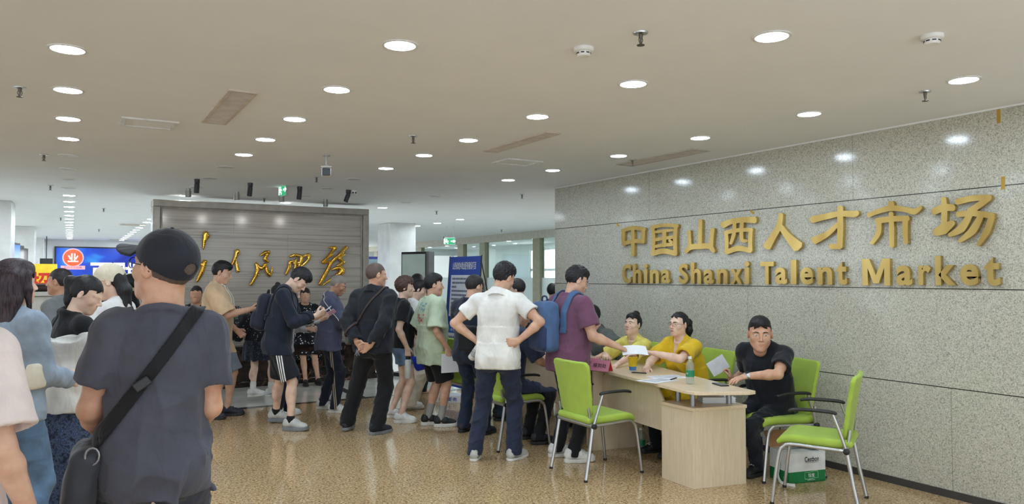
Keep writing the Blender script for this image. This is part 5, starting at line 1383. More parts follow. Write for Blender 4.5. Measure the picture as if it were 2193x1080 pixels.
# black glass kiosk
kp = AT(890, 592, 12.2); r = empty('information_kiosk', (kp[0], kp[1], 0), math.radians(-64), 'tall black framed kiosk with a pale glass screen by the white pillar', 'kiosk')
m = MB(); m.box((0, 0, 1.04), (.27, .05, .98)); m.build('frame', M_black, r, bevel=.008)
t = NT('kiosk_screen'); c = t.coord(); t.set(t.ramp(t.noise(c, 2, 2), [(.3, (150, 170, 164)), (.7, (180, 196, 190))]), .06); t.b.inputs['Emission Color'].default_value = (.5, .62, .6, 1); t.b.inputs['Emission Strength'].default_value = .12
m = MB(); m.box((0, -.052, 1.2), (.245, .003, .78)); m.build('screen', t.m, r)
m = MB(); m.box((.29, .02, 1.04), (.03, .07, .98)); m.build('side_panel', plain('kiosk_grey', (126, 128, 130), .35, .4), r, bevel=.006)
m = MB(); m.box((0, 0, .03), (.34, .2, .03)); m.build('base', M_black, r, bevel=.01)
kp = AT(801, 592, 17.5); r = empty('information_board', (kp[0], kp[1], 0), math.radians(-20), 'blue edged information board standing in the passage beside the feature wall', 'display board')
m = MB(); m.box((0, 0, 1.36), (.30, .03, .72)); m.build('frame', emis('board_blue', (40, 60, 190), .35), r, bevel=.01); m = MB(); m.box((0, -.032, 1.42), (.26, .003, .60)); m.build('panel', plain('board_panel', (150, 176, 186), .3), r)
m = MB(); m.box((0, -.034, 1.0), (.26, .003, .09)); m.build('red_band', plain('board_red', (120, 60, 58), .5), r); m = MB(); m.box((0, 0, .32), (.04, .03, .32)); m.box((0, 0, .01), (.3, .2, .01)); m.build('stand', M_black, r)

# blue poster stand
pp = (4.42, 8.92); r = empty('poster_stand', (pp[0], pp[1], 0), math.radians(-86), 'blue and white printed poster stand beside the boy in pale green', 'poster stand')
R5 = rx(-4); M_pblue = plain('poster_blue', (20, 70, 176), .45, var=.02); M_pwhite = plain('poster_white', (222, 228, 238), .5, var=.01); M_pgrey = plain('poster_print', (104, 112, 136), .7); M_pcy = plain('poster_cyan', (38, 140, 214), .5)
def pb(name, x, z, w, h, mt, k): m = MB(); m.box(R5 @ V(x, -.004 * k, z), (w / 2, .0018, h / 2), R5); return m.build(name, mt, r)
PR = R5 @ XZ
pb('panel', 0, 1.02, .80, 1.74, M_pblue, 0); pb('text_field', 0.0, 1.36, .66, .56, M_pwhite, 1); pb('table_field', 0, .60, .70, .66, M_pwhite, 1); pb('heading_bar', -.02, .985, .26, .075, M_pcy, 1); pb('heading_band', 0, .90, .72, .085, plain('poster_band', (24, 96, 190), .5), 2)
put_text('title', '山西省城乡就业服务建设项目', M_pwhite, R5 @ V(0, -.008, 1.765), PR, .60, .105, r, .02)
put_text('heading', '招聘岗位', M_pwhite, R5 @ V(-.02, -.012, .985), PR, .18, .042, r, .01); put_text('heading', '单位   岗位   人数', M_pwhite, R5 @ V(0, -.014, .90), PR, .5, .04, r, .01)
rr = random.Random(3)
for i in range(9):
    m = MB(); z = 1.59 - i * .055; w_ = .14 if i == 2 else (.54 if i % 3 else .58)
    for j in range(int(w_ / .03)): m.box(R5 @ V(-.28 + j * .030 + .004 * rr.random(), -.0075, z), (.0115, .0006, .013), R5)
    m.build('text_line', M_pgrey, r)
for i in range(6):
    m = MB()
    for j in range(14): m.box(R5 @ V(-.30 + j * .044, -.0075, .80 - i * .095), (.016, .0006, .016), R5)
    m.build('text_line', M_pgrey, r)
for i in range(3): pb('table_row', 0, .755 - i * .19, .70, .09, plain('poster_row', (150, 190, 232), .5), 1.4)
m = MB()
for s_ in (-1, 1): m.tube([R5 @ V(s_ * .41, .004, 1.90), R5 @ V(s_ * .41, .004, .06)], .009, 8)
m.tube([R5 @ V(.38, .01, 1.86), V(.42, .55, .005)], .008, 8); m.tube([R5 @ V(-.38, .01, 1.86), V(-.42, .55, .005)], .008, 8); m.build('stand_legs', M_black, r)

# carton with leaflets under the far armchair, and a round fan
p = G(962, 860); r = empty('leaflet_box', (p[0], p[1], 0), math.radians(-35), 'low white box lettered in blue on the floor under the teal persons chair', 'box')
m = MB(); m.box((0, 0, .045), (.17, .11, .045)); m.build('box_body', M_paper, r, bevel=.004); put_text('lettering', '就业服务', M_pblue, V(0, -.1115, .045), XZ, .24, .05, r, .02)
p = AT(621, 862, 9.9); r = empty('hand_fan', (p[0], p[1], max(.02, p[2] - .09)), math.radians(-40), 'round pale green hand fan hanging by the bending woman', 'fan')
m = MB(); m.lathe((0, 0, .13), [(.001, -.002), (.085, -.002), (.085, .002), (.001, .002)], 32, rx(90)); m.build('fan_disc', plain('pale_green_fan', (176, 212, 140), .6, var=.12, vscale=30), r, True); m = MB(); m.box((0, 0, .02), (.008, .004, .05)); m.build('handle', M_white, r)
# ---------------------------------------------------------------- the people in the hall
def at(px, d): p = AT(px, 592, d); return (float(p[0]), float(p[1]))
def inlocal(pos, face, p):
    q = np.asarray(p, float) - V(pos[0], pos[1], 0); return rz(math.degrees(YAW + math.radians(face))) @ q
def LP(pos, face, px, py, d): return tuple(inlocal(pos, face, AT(px, py, d)))
def LF(pos, face, px, py): q = inlocal(pos, face, G(px, py)); return (q[0], q[1])
def frame_of(i, name, label, cat, group=None): return empty(name, i['root'].location, i['root'].rotation_euler[2], label, cat, group)
def attr_mat(name, col, bands, attr, scol, **k):
    """cloth whose printed bands sit where the stored distance |attr - b| < w"""
    def pat(t, c, base):
        a = t.n('ShaderNodeAttribute'); a.attribute_name = attr; f = None
        for b, w in bands:
            g = t.math('LESS_THAN', t.math('ABSOLUTE', t.math('SUBTRACT', a.outputs['Fac'], b)), w); f = g if f is None else t.math('MAXIMUM', f, g)
        return t.mix(f, base, scol)
    return cloth(name, col, pattern=pat, **k)
def side_seam(i):
    l = i['legs'][1]
    def fn(x, y, z):
        t = np.clip((i['pel'][2] - z) / max(.1, i['pel'][2] - l['A'][2]), 0, 1)
        yy = i['pel'][1] + (l['A'][1] - i['pel'][1]) * t + .02
        xx = i['pel'][0] + .06 + (l['A'][0] - .06 - i['pel'][0]) * t
        return np.where(x > xx + .01, y - yy, 9)
    return {'seam': fn}
def flecks(name, col, dot, scale, lim=.22, rough=.8):
    def pat(t, c, base):
        v = t.n('ShaderNodeTexVoronoi'); v.inputs['Scale'].default_value = scale; t.l(c, v.inputs['Vector'])
        return t.mix(t.math('LESS_THAN', v.outputs['Distance'], lim), base, dot)
    return cloth(name, col, rough, pattern=pat)
def floral(t, c, base):
    a = t.ramp(t.noise(c, 34, 4, .65, .2), [(.34, (24, 28, 38)), (.46, (52, 62, 84)), (.54, (84, 98, 124)), (.59, (34, 40, 54)), (.66, (74, 88, 140)), (.74, (150, 154, 166))])
    return a
def graphic(t, c, base):
    s = t.n('ShaderNodeSeparateXYZ'); t.l(c, s.inputs[0]); n = t.noise(c, 26, 3, .6, 1.5)
    def band(z0, z1): return t.math('MULTIPLY', t.math('MULTIPLY', t.math('GREATER_THAN', s.outputs[2], z0), t.math('LESS_THAN', s.outputs[2], z1)), t.math('MULTIPLY', t.math('LESS_THAN', t.math('ABSOLUTE', t.math('ADD', s.outputs[0], .0)), .10), t.math('LESS_THAN', s.outputs[1], .0)))
    k = t.math('MULTIPLY', t.math('GREATER_THAN', n, .52), 1.0)
    base = t.mix(t.math('MULTIPLY', k, band(1.24, 1.34)), base, t.ramp(n, [(.5, (40, 122, 60)), (.62, (60, 120, 190))]))
    return t.mix(t.math('MULTIPLY', k, band(1.13, 1.22)), base, (184, 58, 48))

c_navy = cloth('navy_trousers', (34, 38, 54)); c_blackt = cloth('black_trousers', (24, 25, 29)); c_black = cloth('black_jersey', (26, 27, 31)); c_jean = cloth('blue_denim', (62, 82, 112), var=.12); c_dkjean = cloth('dark_denim', (38, 50, 72), var=.1)
c_white = cloth('white_cotton', (226, 224, 222)); c_denim = cloth('washed_denim', (96, 124, 156), var=.14)
s_white = plain('shoe_white', (222, 222, 220), .55); s_pale = plain('shoe_pale_grey', (188, 188, 184), .6); s_black = plain('shoe_black', (30, 31, 35), .55); s_grey = plain('shoe_grey', (96, 98, 102), .6); s_dark = plain('shoe_dark_mesh', (40, 44, 54), .7)
s_solew = plain('sole_white', (216, 214, 208), .6); s_soleg = plain('sole_grey', (122, 124, 128), .6); s_soleb = plain('sole_black', (34, 35, 38), .6)
M_goldrim = plain('gold_wire_rim', (170, 140, 90), .3, .9); M_clearrim = plain('pale_wire_rim', (176, 172, 168), .3, .7)
M_strap = cloth('black_webbing', (22, 23, 26), .7, weave=.6); M_bagdark = cloth('charcoal_nylon', (58, 60, 68), .6); M_bagnavy = cloth('navy_nylon', (30, 34, 50), .6); M_phone = plain('phone_black', (22, 22, 26), .25)
M_lcd = emis('phone_screen', (40, 46, 70), .5); M_pinkcase = plain('pink_phone_case', (222, 178, 196), .4)

def phone(i, hand, label, case=M_phone, scr=True, up=.62, shift=.05):
    h = i['hands'][hand]; r = frame_of(i, 'phone', label, 'phone'); s = i['s']
    d, n, u = h['d'], h['n'], h['u']; y = unit(d * .9 + n * up * .4); z = unit(n - y * (n @ y)); x = np.cross(y, z); R = np.stack([x, y, z], 1)
    c = h['w'] + d * (.075 + shift) * s + n * .036 * s
    m = MB(); m.box(c, (.037, .078, .0042), R); m.build('phone_body', case, r, bevel=.004)
    if scr: m = MB(); m.box(c + z * .0045, (.0335, .073, .0004), R); m.build('screen', M_lcd, r)
    return r
def held_sheet(i, c, x, y, w, h, label, mt=None, name='paper_sheet', cat='paper', bend=.0, nn=1):
    r = frame_of(i, name, label, cat); x, y = unit(V(*x)), unit(V(*y)); y = unit(y - x * (x @ y)); z = np.cross(x, y)
    for k in range(nn):
        m = MB(); c2 = V(*c) + z * .002 * k + x * .004 * k; n = 8
        q = [c2 + x * (a - .5) * w + y * (b - .5) * h + z * bend * (1 - (2 * a - 1) ** 2) for a in np.linspace(0, 1, n) for b in (0, 1)]
        m._add(q + [p + z * .0012 for p in q], [(2*j, 2*j+1, 2*j+3, 2*j+2) for j in range(n - 1)] + [(2*n+2*j, 2*n+2*j+2, 2*n+2*j+3, 2*n+2*j+1) for j in range(n - 1)] + [(2*j, 2*j+2, 2*n+2*j+2, 2*n+2*j) for j in range(n-1)] + [(2*j+1, 2*n+2*j+1, 2*n+2*j+3, 2*j+3) for j in range(n-1)] + [(0, 2*n, 2*n+1, 1), (2*n-2, 2*n-1, 4*n-1, 4*n-2)])
        m.build('sheet', mt or M_paper, r, True, auto=30)
    return r
def backpack(i, label, mat, mat2, c, hs, tiltx=0, straps=(.115, -.115), group=None):
    r = frame_of(i, 'backpack', label, 'backpack', group); R = i['Rc'] @ rx(tiltx)
    F = SDF(V(*c) - .36, V(*c) + .36, .008); F.add(rbox(c, hs, R, .07)); F.disp(wrinkle(31, .004, .6))
    field_obj('pack_body', F, mat, r)
    F = SDF(V(*c) - .36, V(*c) + .36, .008); F.add(rbox(V(*c) + R @ V(0, -hs[1] * .72, -hs[2] * .42), (hs[0] * .86, hs[1] * .55, hs[2] * .50), R, .045)); F.disp(wrinkle(32, .003, .6)); field_obj('front_pocket', F, mat2, r)
    m = MB(); m.tube(bez([V(*c) + R @ V(-.04, .0, hs[2] - .02), V(*c) + R @ V(-.03, -.0, hs[2] + .035), V(*c) + R @ V(.03, 0, hs[2] + .035), V(*c) + R @ V(.04, 0, hs[2] - .02)], 4), .008, 8); m.build('grab_loop', mat2, r, True)
    for x in straps: shell_strap(i, 'shoulder_strap', mat, i['Rc'][:, 0], float(i['Rc'][:, 0] @ i['W']) + x * i['s'], .055, zlo=float(i['W'][2]) + .04, parent=r, th=.006)
    return r
def bag_block(i, name, label, cat, c, hs, mat, R=None, rd=.03, part='bag_body'):
    r = frame_of(i, name, label, cat); F = SDF(V(*c) - max(hs) * 1.8 - .03, V(*c) + max(hs) * 1.8 + .03, .007); F.add(rbox(c, hs, R, rd)); F.disp(wrinkle(17, .004, .6)); field_obj(part, F, mat, r); return r
def strap_line(p, q):
    """plane through two points seen from behind (x, z), holding the y axis"""
    d = unit(V(q[0] - p[0], 0, q[1] - p[1])); n = V(d[2], 0, -d[0]); return tuple(n), float(n @ V(p[0], 0, p[1]))

# 1 the man in the dark cap, closest to us
pos = at(337, 2.85); f = -26
P = person('man in a dark baseball cap and grey T-shirt seen from behind', pos, f, 1.79, .0055, 'warm', tilt=3, wf=.89, df=1.12, belly=.02, head=(-44, -9, 0), hf=1.13, neckf=1.3, seed=5, armf=1.1,
    L=dict(w=(-.17, .20, .98), hint=(-.38, -.9, 0), curl=.5), R=dict(w=(.12, .24, 1.0), hint=(.35, -.9, 0), curl=.5), feet=[dict(p=(-.15, 0)), dict(p=(.15, .02))],
    top=dict(mat=cloth('charcoal_grey_tee', (78, 79, 90), fold=.8), ease=.022, hem=-.12, drape=1.03, sleeve=.72, cuff=.016, fold=.016, fsc=.62, zs=.9, name='t_shirt'),
    bottom=dict(mat=cloth('slate_trousers', (58, 60, 70), fold=.8), ease=.02), hair=dict(style='short', mat='crop', t=.007, side=.004, nape=-.055, rough=.001), shoes=('run', s_black, s_solew))
cap(P, cloth('cap_navy_black', (36, 39, 48), .7, weave=.5), brim=.088, zb=.056); glasses(P, M_black)
bag = bag_block(P, 'crossbody_bag', 'charcoal crossbody bag on the hip of the man in the dark cap', 'bag', (-.235, .02, .885), (.055, .15, .12), M_bagdark, ry(8), .045)
n_, c_ = strap_line((.115, 1.46), (-.215, 1.0)); shell_strap(P, 'strap', M_strap, n_, c_, .048, zlo=.96, parent=bag, th=.004, off=.003)
nn_ = V(*n_)
bp = None
for zz in (1.235,):
    xb = (c_ - n_[2] * zz) / n_[0]; m = MB(); m.box((xb, -.165, zz), (.03, .012, .018), ry(math.degrees(math.atan2(n_[0], -n_[2])) - 90 + 0)); m.build('buckle', M_black, bag, bevel=.005)
m = MB(); m.tube([V(-.20, -.125, .985) + V(.022 * math.cos(w), 0, .03 * math.sin(w)) for w in np.linspace(0, 6.3, 14)], .004, 8); m.build('ring', M_steel, bag, True)

# 2 person at the edge in a pale T-shirt
pos = at(-128, 2.35); f = 8
person('person in a pale pinkish T-shirt, only one arm in view at the edge', pos, f, 1.75, .007, 'mid', seed=7, wf=1.05, R=dict(w=(.275, .06, .88), curl=.4), top=dict(mat=cloth('pale_pink_tee', (232, 218, 214)), ease=.03, sleeve=.85, cuff=.03, name='t_shirt'), bottom=dict(mat=c_blackt), hair=dict(style='short', mat='black', t=.016), shoes=('run', s_white, s_solew))

# 3 woman with long dark wavy hair
pos = at(28, 4.15); f = 18
P = person('woman with long dark wavy hair, pale blue sweater and jeans', pos, f, 1.72, .006, 'light', female=True, seed=8, head=(12, 0, 0), L=dict(w=(-.16, .26, 1.05), hint=(-.7, -.6, 0), curl=.5), R=dict(w=(.12, .27, 1.02), hint=(.3, -.9, 0), curl=.5),
    top=dict(mat=cloth('pale_blue_knit', (150, 166, 184), var=.1, weave=1), ease=.024, sleeve='long', hem=-.06, drape=.98, name='sweater'), bottom=dict(mat=c_denim, ease=.01), hair=dict(style='long', mat='long', t=.024, side=.016, drop=.30, rough=.004, zs=.2, nape=-.12, ears=-.06, seed=6), shoes=('slim', s_white, s_solew))
bag_block(P, 'handbag', 'small cream handbag at the side of the long haired woman', 'bag', (.21, -.02, 1.08), (.028, .05, .07), plain('cream_leather', (222, 214, 196), .5), None, .02)

# 4 woman with a ponytail, jacket slipped off the shoulders
pos = at(146, 4.75); f = 38
P = person('woman with a ponytail, black top, white jacket off her shoulders and long floral skirt', pos, f, 1.66, .006, 'light', female=True, seed=9, head=(42, 26, 0), lean=6, L=dict(w=(-.08, .30, 1.06), hint=(-.8, -.5, 0), curl=.5), R=dict(w=(.10, .30, 1.04), hint=(.7, -.6, 0), curl=.5, d=(-.5, .6, .2), n=(-.2, 0, 1)),
    top=dict(mat=c_black, ease=.010, hem=-.02, sleeve=.6, tucked=True, name='black_top', neck=.072), bottom=dict(kind='skirt', hemz=.17, wide=.30, mat=cloth('floral_skirt', (40, 50, 70), pattern=floral), name='skirt'),
    hair=dict(style='pony', mat='black', t=.010, side=.006, nape=-.06, at=(0, -.098, .055), dir=(0, -.035, -.02), swing=(0, .0, 0), drop=.22, tie=plain('hair_tie_white', (210, 216, 200), .6)), shoes=('slim', s_white, s_solew))
J = P['shirt']; info = P
T = J.like(); Wd = P['W']
T.f = (J.f - .030).astype(np.float32)
for a in P['arms']:
    A = J.like(); A.add(cone(a['S'] + (a['E'] - a['S']) * .45, a['E'], .078, .074)); A.add(cone(a['E'], a['W'], .072, .050), .02); T.add((lambda X, Y, Z, A=A: A.f, A.lo - 9, A.lo + 99), .03)
T.add(prof(P['pel'], P['Rp'], [(-.10, .235, .175, -.01), (.05, .225, .165, 0), (.25, .215, .150, 0), (.36, .235, .150, -.01)], 0), .04)
T.keep(lambda X, Y, Z: (Z - (Wd[2] + .185) - .22 * np.abs(X) + .10 * np.minimum(Y, .1)).astype(np.float32)); T.keep(lambda X, Y, Z: ((P['pel'][2] - .07) - Z + 0 * X + 0 * Y - .10 * (Y > .02) * 0).astype(np.float32))
for a in P['arms']:
    u = unit(a['W'] - a['E']); c = a['W'] - u * .06; T.keep(lambda X, Y, Z: np.where((X * 0 + Y * 0 + Z) > -9, np.where(((X - a['E'][0]) * u[0] + (Y - a['E'][1]) * u[1] + (Z - a['E'][2]) * u[2] > .05) & (np.abs(X - c[0]) < .12), (X - c[0]) * u[0] + (Y - c[1]) * u[1] + (Z - c[2]) * u[2], -9), -9).astype(np.float32))
T.disp(wrinkle(77, .012, .8, .8)); field_obj('jacket', T, cloth('white_parka', (224, 222, 216), fold=1.2), P['root'])
n_, c_ = strap_line((-.085, 1.36), (-.095, 1.1)); shell_strap(P, 'strap', plain('grey_strap', (84, 88, 96), .7), n_, c_, .022, zlo=1.18, parent=frame_of(P, 'shoulder_strap', 'grey buckled strap over the shoulder of the ponytailed woman', 'strap'))
phone(P, 1, 'phone in the hand of the woman with the ponytail', scr=False)

# 5 man in grey polo facing away to the side
pos = at(130, 6.75); f = -92
P = person('short haired man in a grey polo in profile before the white counter', pos, f, 1.71, .006, 'tan', seed=11, feet=[dict(p=LF(pos, f, 62, 972), yaw=-5), dict(p=LF(pos, f, 100, 962), yaw=5)], top=dict(mat=cloth('grey_polo', (112, 116, 118)), ease=.016, collar=.035, name='polo_shirt'), bottom=dict(mat=c_blackt), hair=dict(style='short', mat='soft', t=.010, side=.003), shoes=('run', plain('shoe_orange_mix', (206, 190, 176), .6, var=.12, vscale=40), plain('sole_orange', (220, 130, 70), .6)), facial=dict())

# 6 woman in a cream cap
pos = at(250, 5.55); f = -96
P = person('woman in a cream baseball cap and white T-shirt reading', pos, f, 1.73, .006, 'light', female=True, seed=12, head=(-8, 18, 0), L=dict(w=(-.06, .30, 1.14), hint=(-.8, -.5, 0), curl=.6, n=(.3, -.4, .8)), R=dict(w=(.10, .30, 1.10), hint=(.7, -.6, 0), curl=.6, n=(-.3, -.3, .8)), top=dict(mat=attr_mat('white_tee_lines', (226, 224, 224), [(1.19, .004), (1.21, .004)], 'zz', (60, 60, 66)), attr=lambda i: {'zz': lambda x, y, z: z}, ease=.02, name='t_shirt'), bottom=dict(mat=c_jean), hair=dict(style='long', mat='black', t=.003, side=.002, drop=.16, nape=-.12, ears=-.06, front_locks=False, rough=.001, w=.62), shoes=('slim', s_white, s_solew))
cap(P, cloth('cap_cream', (224, 214, 190), .8, weave=.5), brim=.07)
held_sheet(P, (.02, .40, 1.16), (1, 0, 0), (0, -.5, .8), .21, .297, 'white sheet held by the woman in the cream cap')

# 7-9 far heads over the crowd
pos = at(243, 8.8); person('distant person in a black hat behind the cream cap', pos, -30, 1.76, .009, 'mid', seed=13, top=dict(mat=c_black), bottom=dict(mat=c_blackt), hair=dict(style='short', mat='black', t=.026, side=.018, rough=.002, nape=-.09, ears=-.05))
pos = at(281, 9.5); person('distant dark haired man in a white striped shirt facing the blue screen side', pos, -75, 1.66, .009, 'mid', seed=14, top=dict(mat=attr_mat('striped_shirt', (214, 216, 212), [(-.12, .012), (-.06, .012), (0, .012), (.06, .012), (.12, .012)], 'xx', (92, 110, 112)), attr=lambda i: {'xx': lambda x, y, z: x + .25 * y}, sleeve=.7), bottom=dict(mat=c_blackt), hair=dict(style='short', mat='black', t=.016), facial=dict())
pos = at(262, 11.0); person('distant person in teal half hidden behind the cream cap', pos, -60, 1.64, .009, 'mid', seed=15, top=dict(mat=cloth('teal_tee', (38, 110, 116))), bottom=dict(mat=c_blackt), hair=dict(style='short', mat='black', t=.016))

# 10 man whose face shows beside the dark cap
pos = at(421, 9.3); person('man with cropped dark hair facing us past the dark capped man', pos, 168, 1.52, .006, 'warm', seed=16, top=dict(mat=c_black), bottom=dict(mat=c_blackt), hair=dict(style='short', mat='black', t=.009, side=.003), shoes=('run', s_black, s_soleb), facial=dict())

# 11 man in tan with a phone
pos = at(466, 8.62); f = 82
P = person('man in a loose tan T-shirt and grey shorts looking at his phone', pos, f, 1.82, .006, 'mid', wf=1.05, df=1.1, seed=18, head=(0, 16, 0),  feet=[dict(p=(-.10, .10), yaw=-4), dict(p=(.10, -.05), yaw=10)], R=dict(w=(.13, .40, 1.245), hint=(.5, -.5, -1), d=(-.05, 1, .12), n=(-.35, -.15, 1), curl=.55), L=dict(w=(-.20, .18, .98), curl=.5),
    top=dict(mat=cloth('tan_tee', (212, 182, 148)), ease=.034, hem=-.20, drape=1.02, sleeve=.98, cuff=.03, name='t_shirt', fold=.006), bottom=dict(kind='shorts', len=.98, mat=cloth('grey_shorts', (124, 132, 144)), hemw=.10), hair=dict(style='short', mat='black', t=.016, side=.005), shoes=('run', s_dark, s_soleb), facial=dict())
phone(P, 1, 'black phone in the hand of the man in tan'); lan = frame_of(P, 'lanyard', 'white lanyard with a green tag on the man in tan', 'lanyard')
for sx in (-.055, .055): shell_strap(P, 'cord', plain('lanyard_white', (226, 226, 220), .6), (1, 0, .16 if sx > 0 else -.16), sx + (.16 if sx > 0 else -.16) * 1.36, .012, zlo=1.20, half=[(V(0, -1, 0), .02)], parent=lan)
m = MB(); m.box((0, .205, 1.16), (.026, .004, .038), rx(6)); m.build('badge', plain('badge_green', (30, 150, 80), .4), lan, bevel=.003)

# 12 woman leaning by the ledge in a flecked dress
pos = at(556, 10.1); f = 30
dk_dots = flecks('black_flecked_dress', (22, 24, 32), (196, 198, 200), 30, .18)
P = person('woman bending by the ledge in a black flecked dress and white trainers', pos, f, 1.60, .008, 'light', female=True, seed=20, lean=34, head=(20, 30, 0), feet=[dict(p=LF(pos, f, 541, 858), yaw=60, pitch=-6, z=.086), dict(p=(.10, .12), yaw=20)], L=dict(w=(-.26, .22, .92), curl=.4), top=dict(mat=dk_dots, ease=.03, hem=-.1, sleeve=.7), bottom=dict(kind='skirt', hemz=.50, wide=.23, mat=flecks('navy_dotted_skirt', (24, 30, 44), (120, 130, 150), 60, .22), name='skirt'), hair=dict(style='bun', mat='black', t=.01), shoes=('run', s_white, s_solew), socks=(M_sockw, .0, .10, .006))
b = bag_block(P, 'shoulder_bag', 'black flecked shoulder bag with a blue bottle at the back of the bending woman', 'bag', (-.18, -.20, .98), (.17, .10, .20), dk_dots, rx(-20) @ ry(25), .06)
m = MB(); m.lathe((-.30, -.24, .79), [(.028, 0), (.03, .01), (.03, .12), (.018, .15), (.018, .17)], 16, ry(-30)); m.build('bottle', plain('blue_bottle', (120, 170, 226), .3), b, True)

# 13 striped shorts man
pos = at(598, 8.0); f = 84
P = person('young man in black striped shorts and navy top bent over his phone', pos, f, 1.80, .006, 'light', seed=22, lean=13, plean=2, head=(4, 52, 0),  feet=[dict(p=LF(pos, f, 590, 905), yaw=0), dict(p=LF(pos, f, 622, 922), yaw=12)],
    R=dict(w=(.05, .40, 1.20), hint=(.5, -.7, -.4), d=(-.45, .7, .35), n=(-.7, -.2, .4), curl=.65), L=dict(w=(-.10, .38, 1.17), hint=(-.5, -.7, -.4), curl=.6, d=(.3, .8, .3), n=(.3, -.2, 1)),
    top=dict(mat=cloth('navy_long_top', (30, 36, 50)), ease=.022, sleeve='long', short=.07, hem=-.13, drape=1.0, name='long_sleeved_top'), bottom=dict(kind='shorts', len=.92, hemw=.092, mat=attr_mat('striped_shorts', (30, 32, 38), [(-.024, .0062), (0, .0062), (.024, .0062)], 'seam', (232, 232, 232)), attr=side_seam), hair=dict(style='short', mat='black', t=.020, side=.005, rough=.004), shoes=('chunk', s_pale, s_soleg), socks=(M_sockb, .0, .05, .006), facial=dict())
phone(P, 0, 'phone in the hands of the man in striped shorts', case=plain('phone_white', (206, 212, 220), .3), scr=False)
backpack(P, 'dark navy backpack on the man in striped shorts', M_bagnavy, M_bagnavy, tuple(P['W'] + P['Rc'] @ V(0, -.19, .08)), (.13, .075, .20))

# 14 person behind him with grey sleeves and a pink phone
pos = at(606, 8.7); f = 88
P = person('person in grey sleeves and dark trousers, holding a pink cased phone', pos, f, 1.60, .007, 'light', female=True, seed=23, head=(0, 30, 0), lean=6, feet=[dict(p=(-.09, .03)), dict(p=(.08, -.05))], R=dict(w=(.10, .46, 1.12), hint=(.5, -.7, -.4), d=(.1, .9, .35), n=(-.5, -.3, .6), curl=.6), L=dict(w=(-.1, .3, 1.0), curl=.5), top=dict(mat=cloth('grey_sleeve', (186, 190, 198), var=.1), ease=.02, sleeve='long', hem=-.1), bottom=dict(mat=c_navy), hair=dict(style='short', mat='black', t=.014, nape=-.09), shoes=('run', s_white, s_solew), facial=dict())
r = phone(P, 1, 'pink cased phone with a lit picture, held before the blue jacket', M_pinkcase)

# 15 woman sitting on the ledge
pos = at(664, 11.05); f = -176
pos = (3.12, FWY - .20)
P = person('woman in a black dress with white flecks sitting on the marble ledge', pos, 150, 1.55, .007, 'mid', female=True, wf=1.12, df=1.15, seed=24, sit=.592, pz=.70, lean=4, head=(10, 0, 0), feet=[dict(p=(-.10, .42), z=.082, hint=(0, 1, .6)), dict(p=(.08, .40), hint=(0, 1, .6))], L=dict(w=(-.12, .26, .86), hint=(-.8, -.3, 0), n=(0, 0, -1)), R=dict(w=(.14, .26, .86), hint=(.8, -.3, 0), n=(0, 0, -1)),
    top=dict(mat=flecks('fleck_dress', (20, 24, 34), (228, 230, 230), 24, .26), ease=.02, hem=-.04, sleeve=.5, tucked=True), bottom=dict(kind='shorts', len=1.0, mat=flecks('fleck_dress_skirt', (20, 24, 34), (228, 230, 230), 24, .26), hemw=.12, name='skirt'), hair=dict(style='bun', mat='soft', t=.012, at=(.02, -.10, -.03)), shoes=('sandal', s_black, s_soleb), facial=dict())

# 16 older man in the blue track jacket
pos = at(706, 9.0); f = 78
P = person('older man with cropped grey hair in a slate blue jacket and striped track trousers', pos, f, 1.67, .006, 'tan', wf=1.06, df=1.1, seed=25, head=(6, 26, 0), lean=5, feet=[dict(p=LF(pos, f, 690, 876), yaw=2), dict(p=LF(pos, f, 716, 884), yaw=12)], R=dict(w=(.08, .34, 1.12), hint=(.6, -.7, -.4), d=(-.2, .8, .5), n=(-.6, -.3, .5), curl=.6), L=dict(w=(-.06, .36, 1.15), hint=(-.6, -.7, -.4), d=(.2, .8, .5), n=(.6, -.3, .5), curl=.6),
    top=dict(mat=cloth('slate_blue_jacket', (84, 88, 112), fold=.9), ease=.034, sleeve='long', hem=-.13, drape=1.04, collar=.05, name='track_jacket', fold=.007), bottom=dict(mat=attr_mat('striped_track_trousers', (36, 40, 56), [(-.014, .0045), (.006, .0045)], 'seam', (190, 176, 150)), attr=side_seam, ease=.016), hair=dict(style='short', mat='grey', t=.006, side=.003, rough=.0008), shoes=('run', s_white, s_solew), facial=dict(brow='grey'))
shell_strap(P, 'piping', plain('piping_white', (222, 224, 228), .6), (.25, .72, .62), float(unit(V(.25, .72, .62)) @ (P['arms'][1]['S'] + V(0, -.03, -.03))), .008, zlo=float(P['arms'][1]['E'][2]) - .0, half=[(V(-1, 0, 0), .02)], parent=P['root'], th=.002, off=.0015)
bag_block(P, 'wrist_pouch', 'small brown patterned pouch in the raised hands of the man in slate blue', 'pouch', tuple(P['hands'][0]['palm'] + V(0, .03, .05)), (.035, .06, .04), plain('brown_pouch', (92, 60, 56), .6, var=.2, vscale=60), rx(20), .02)

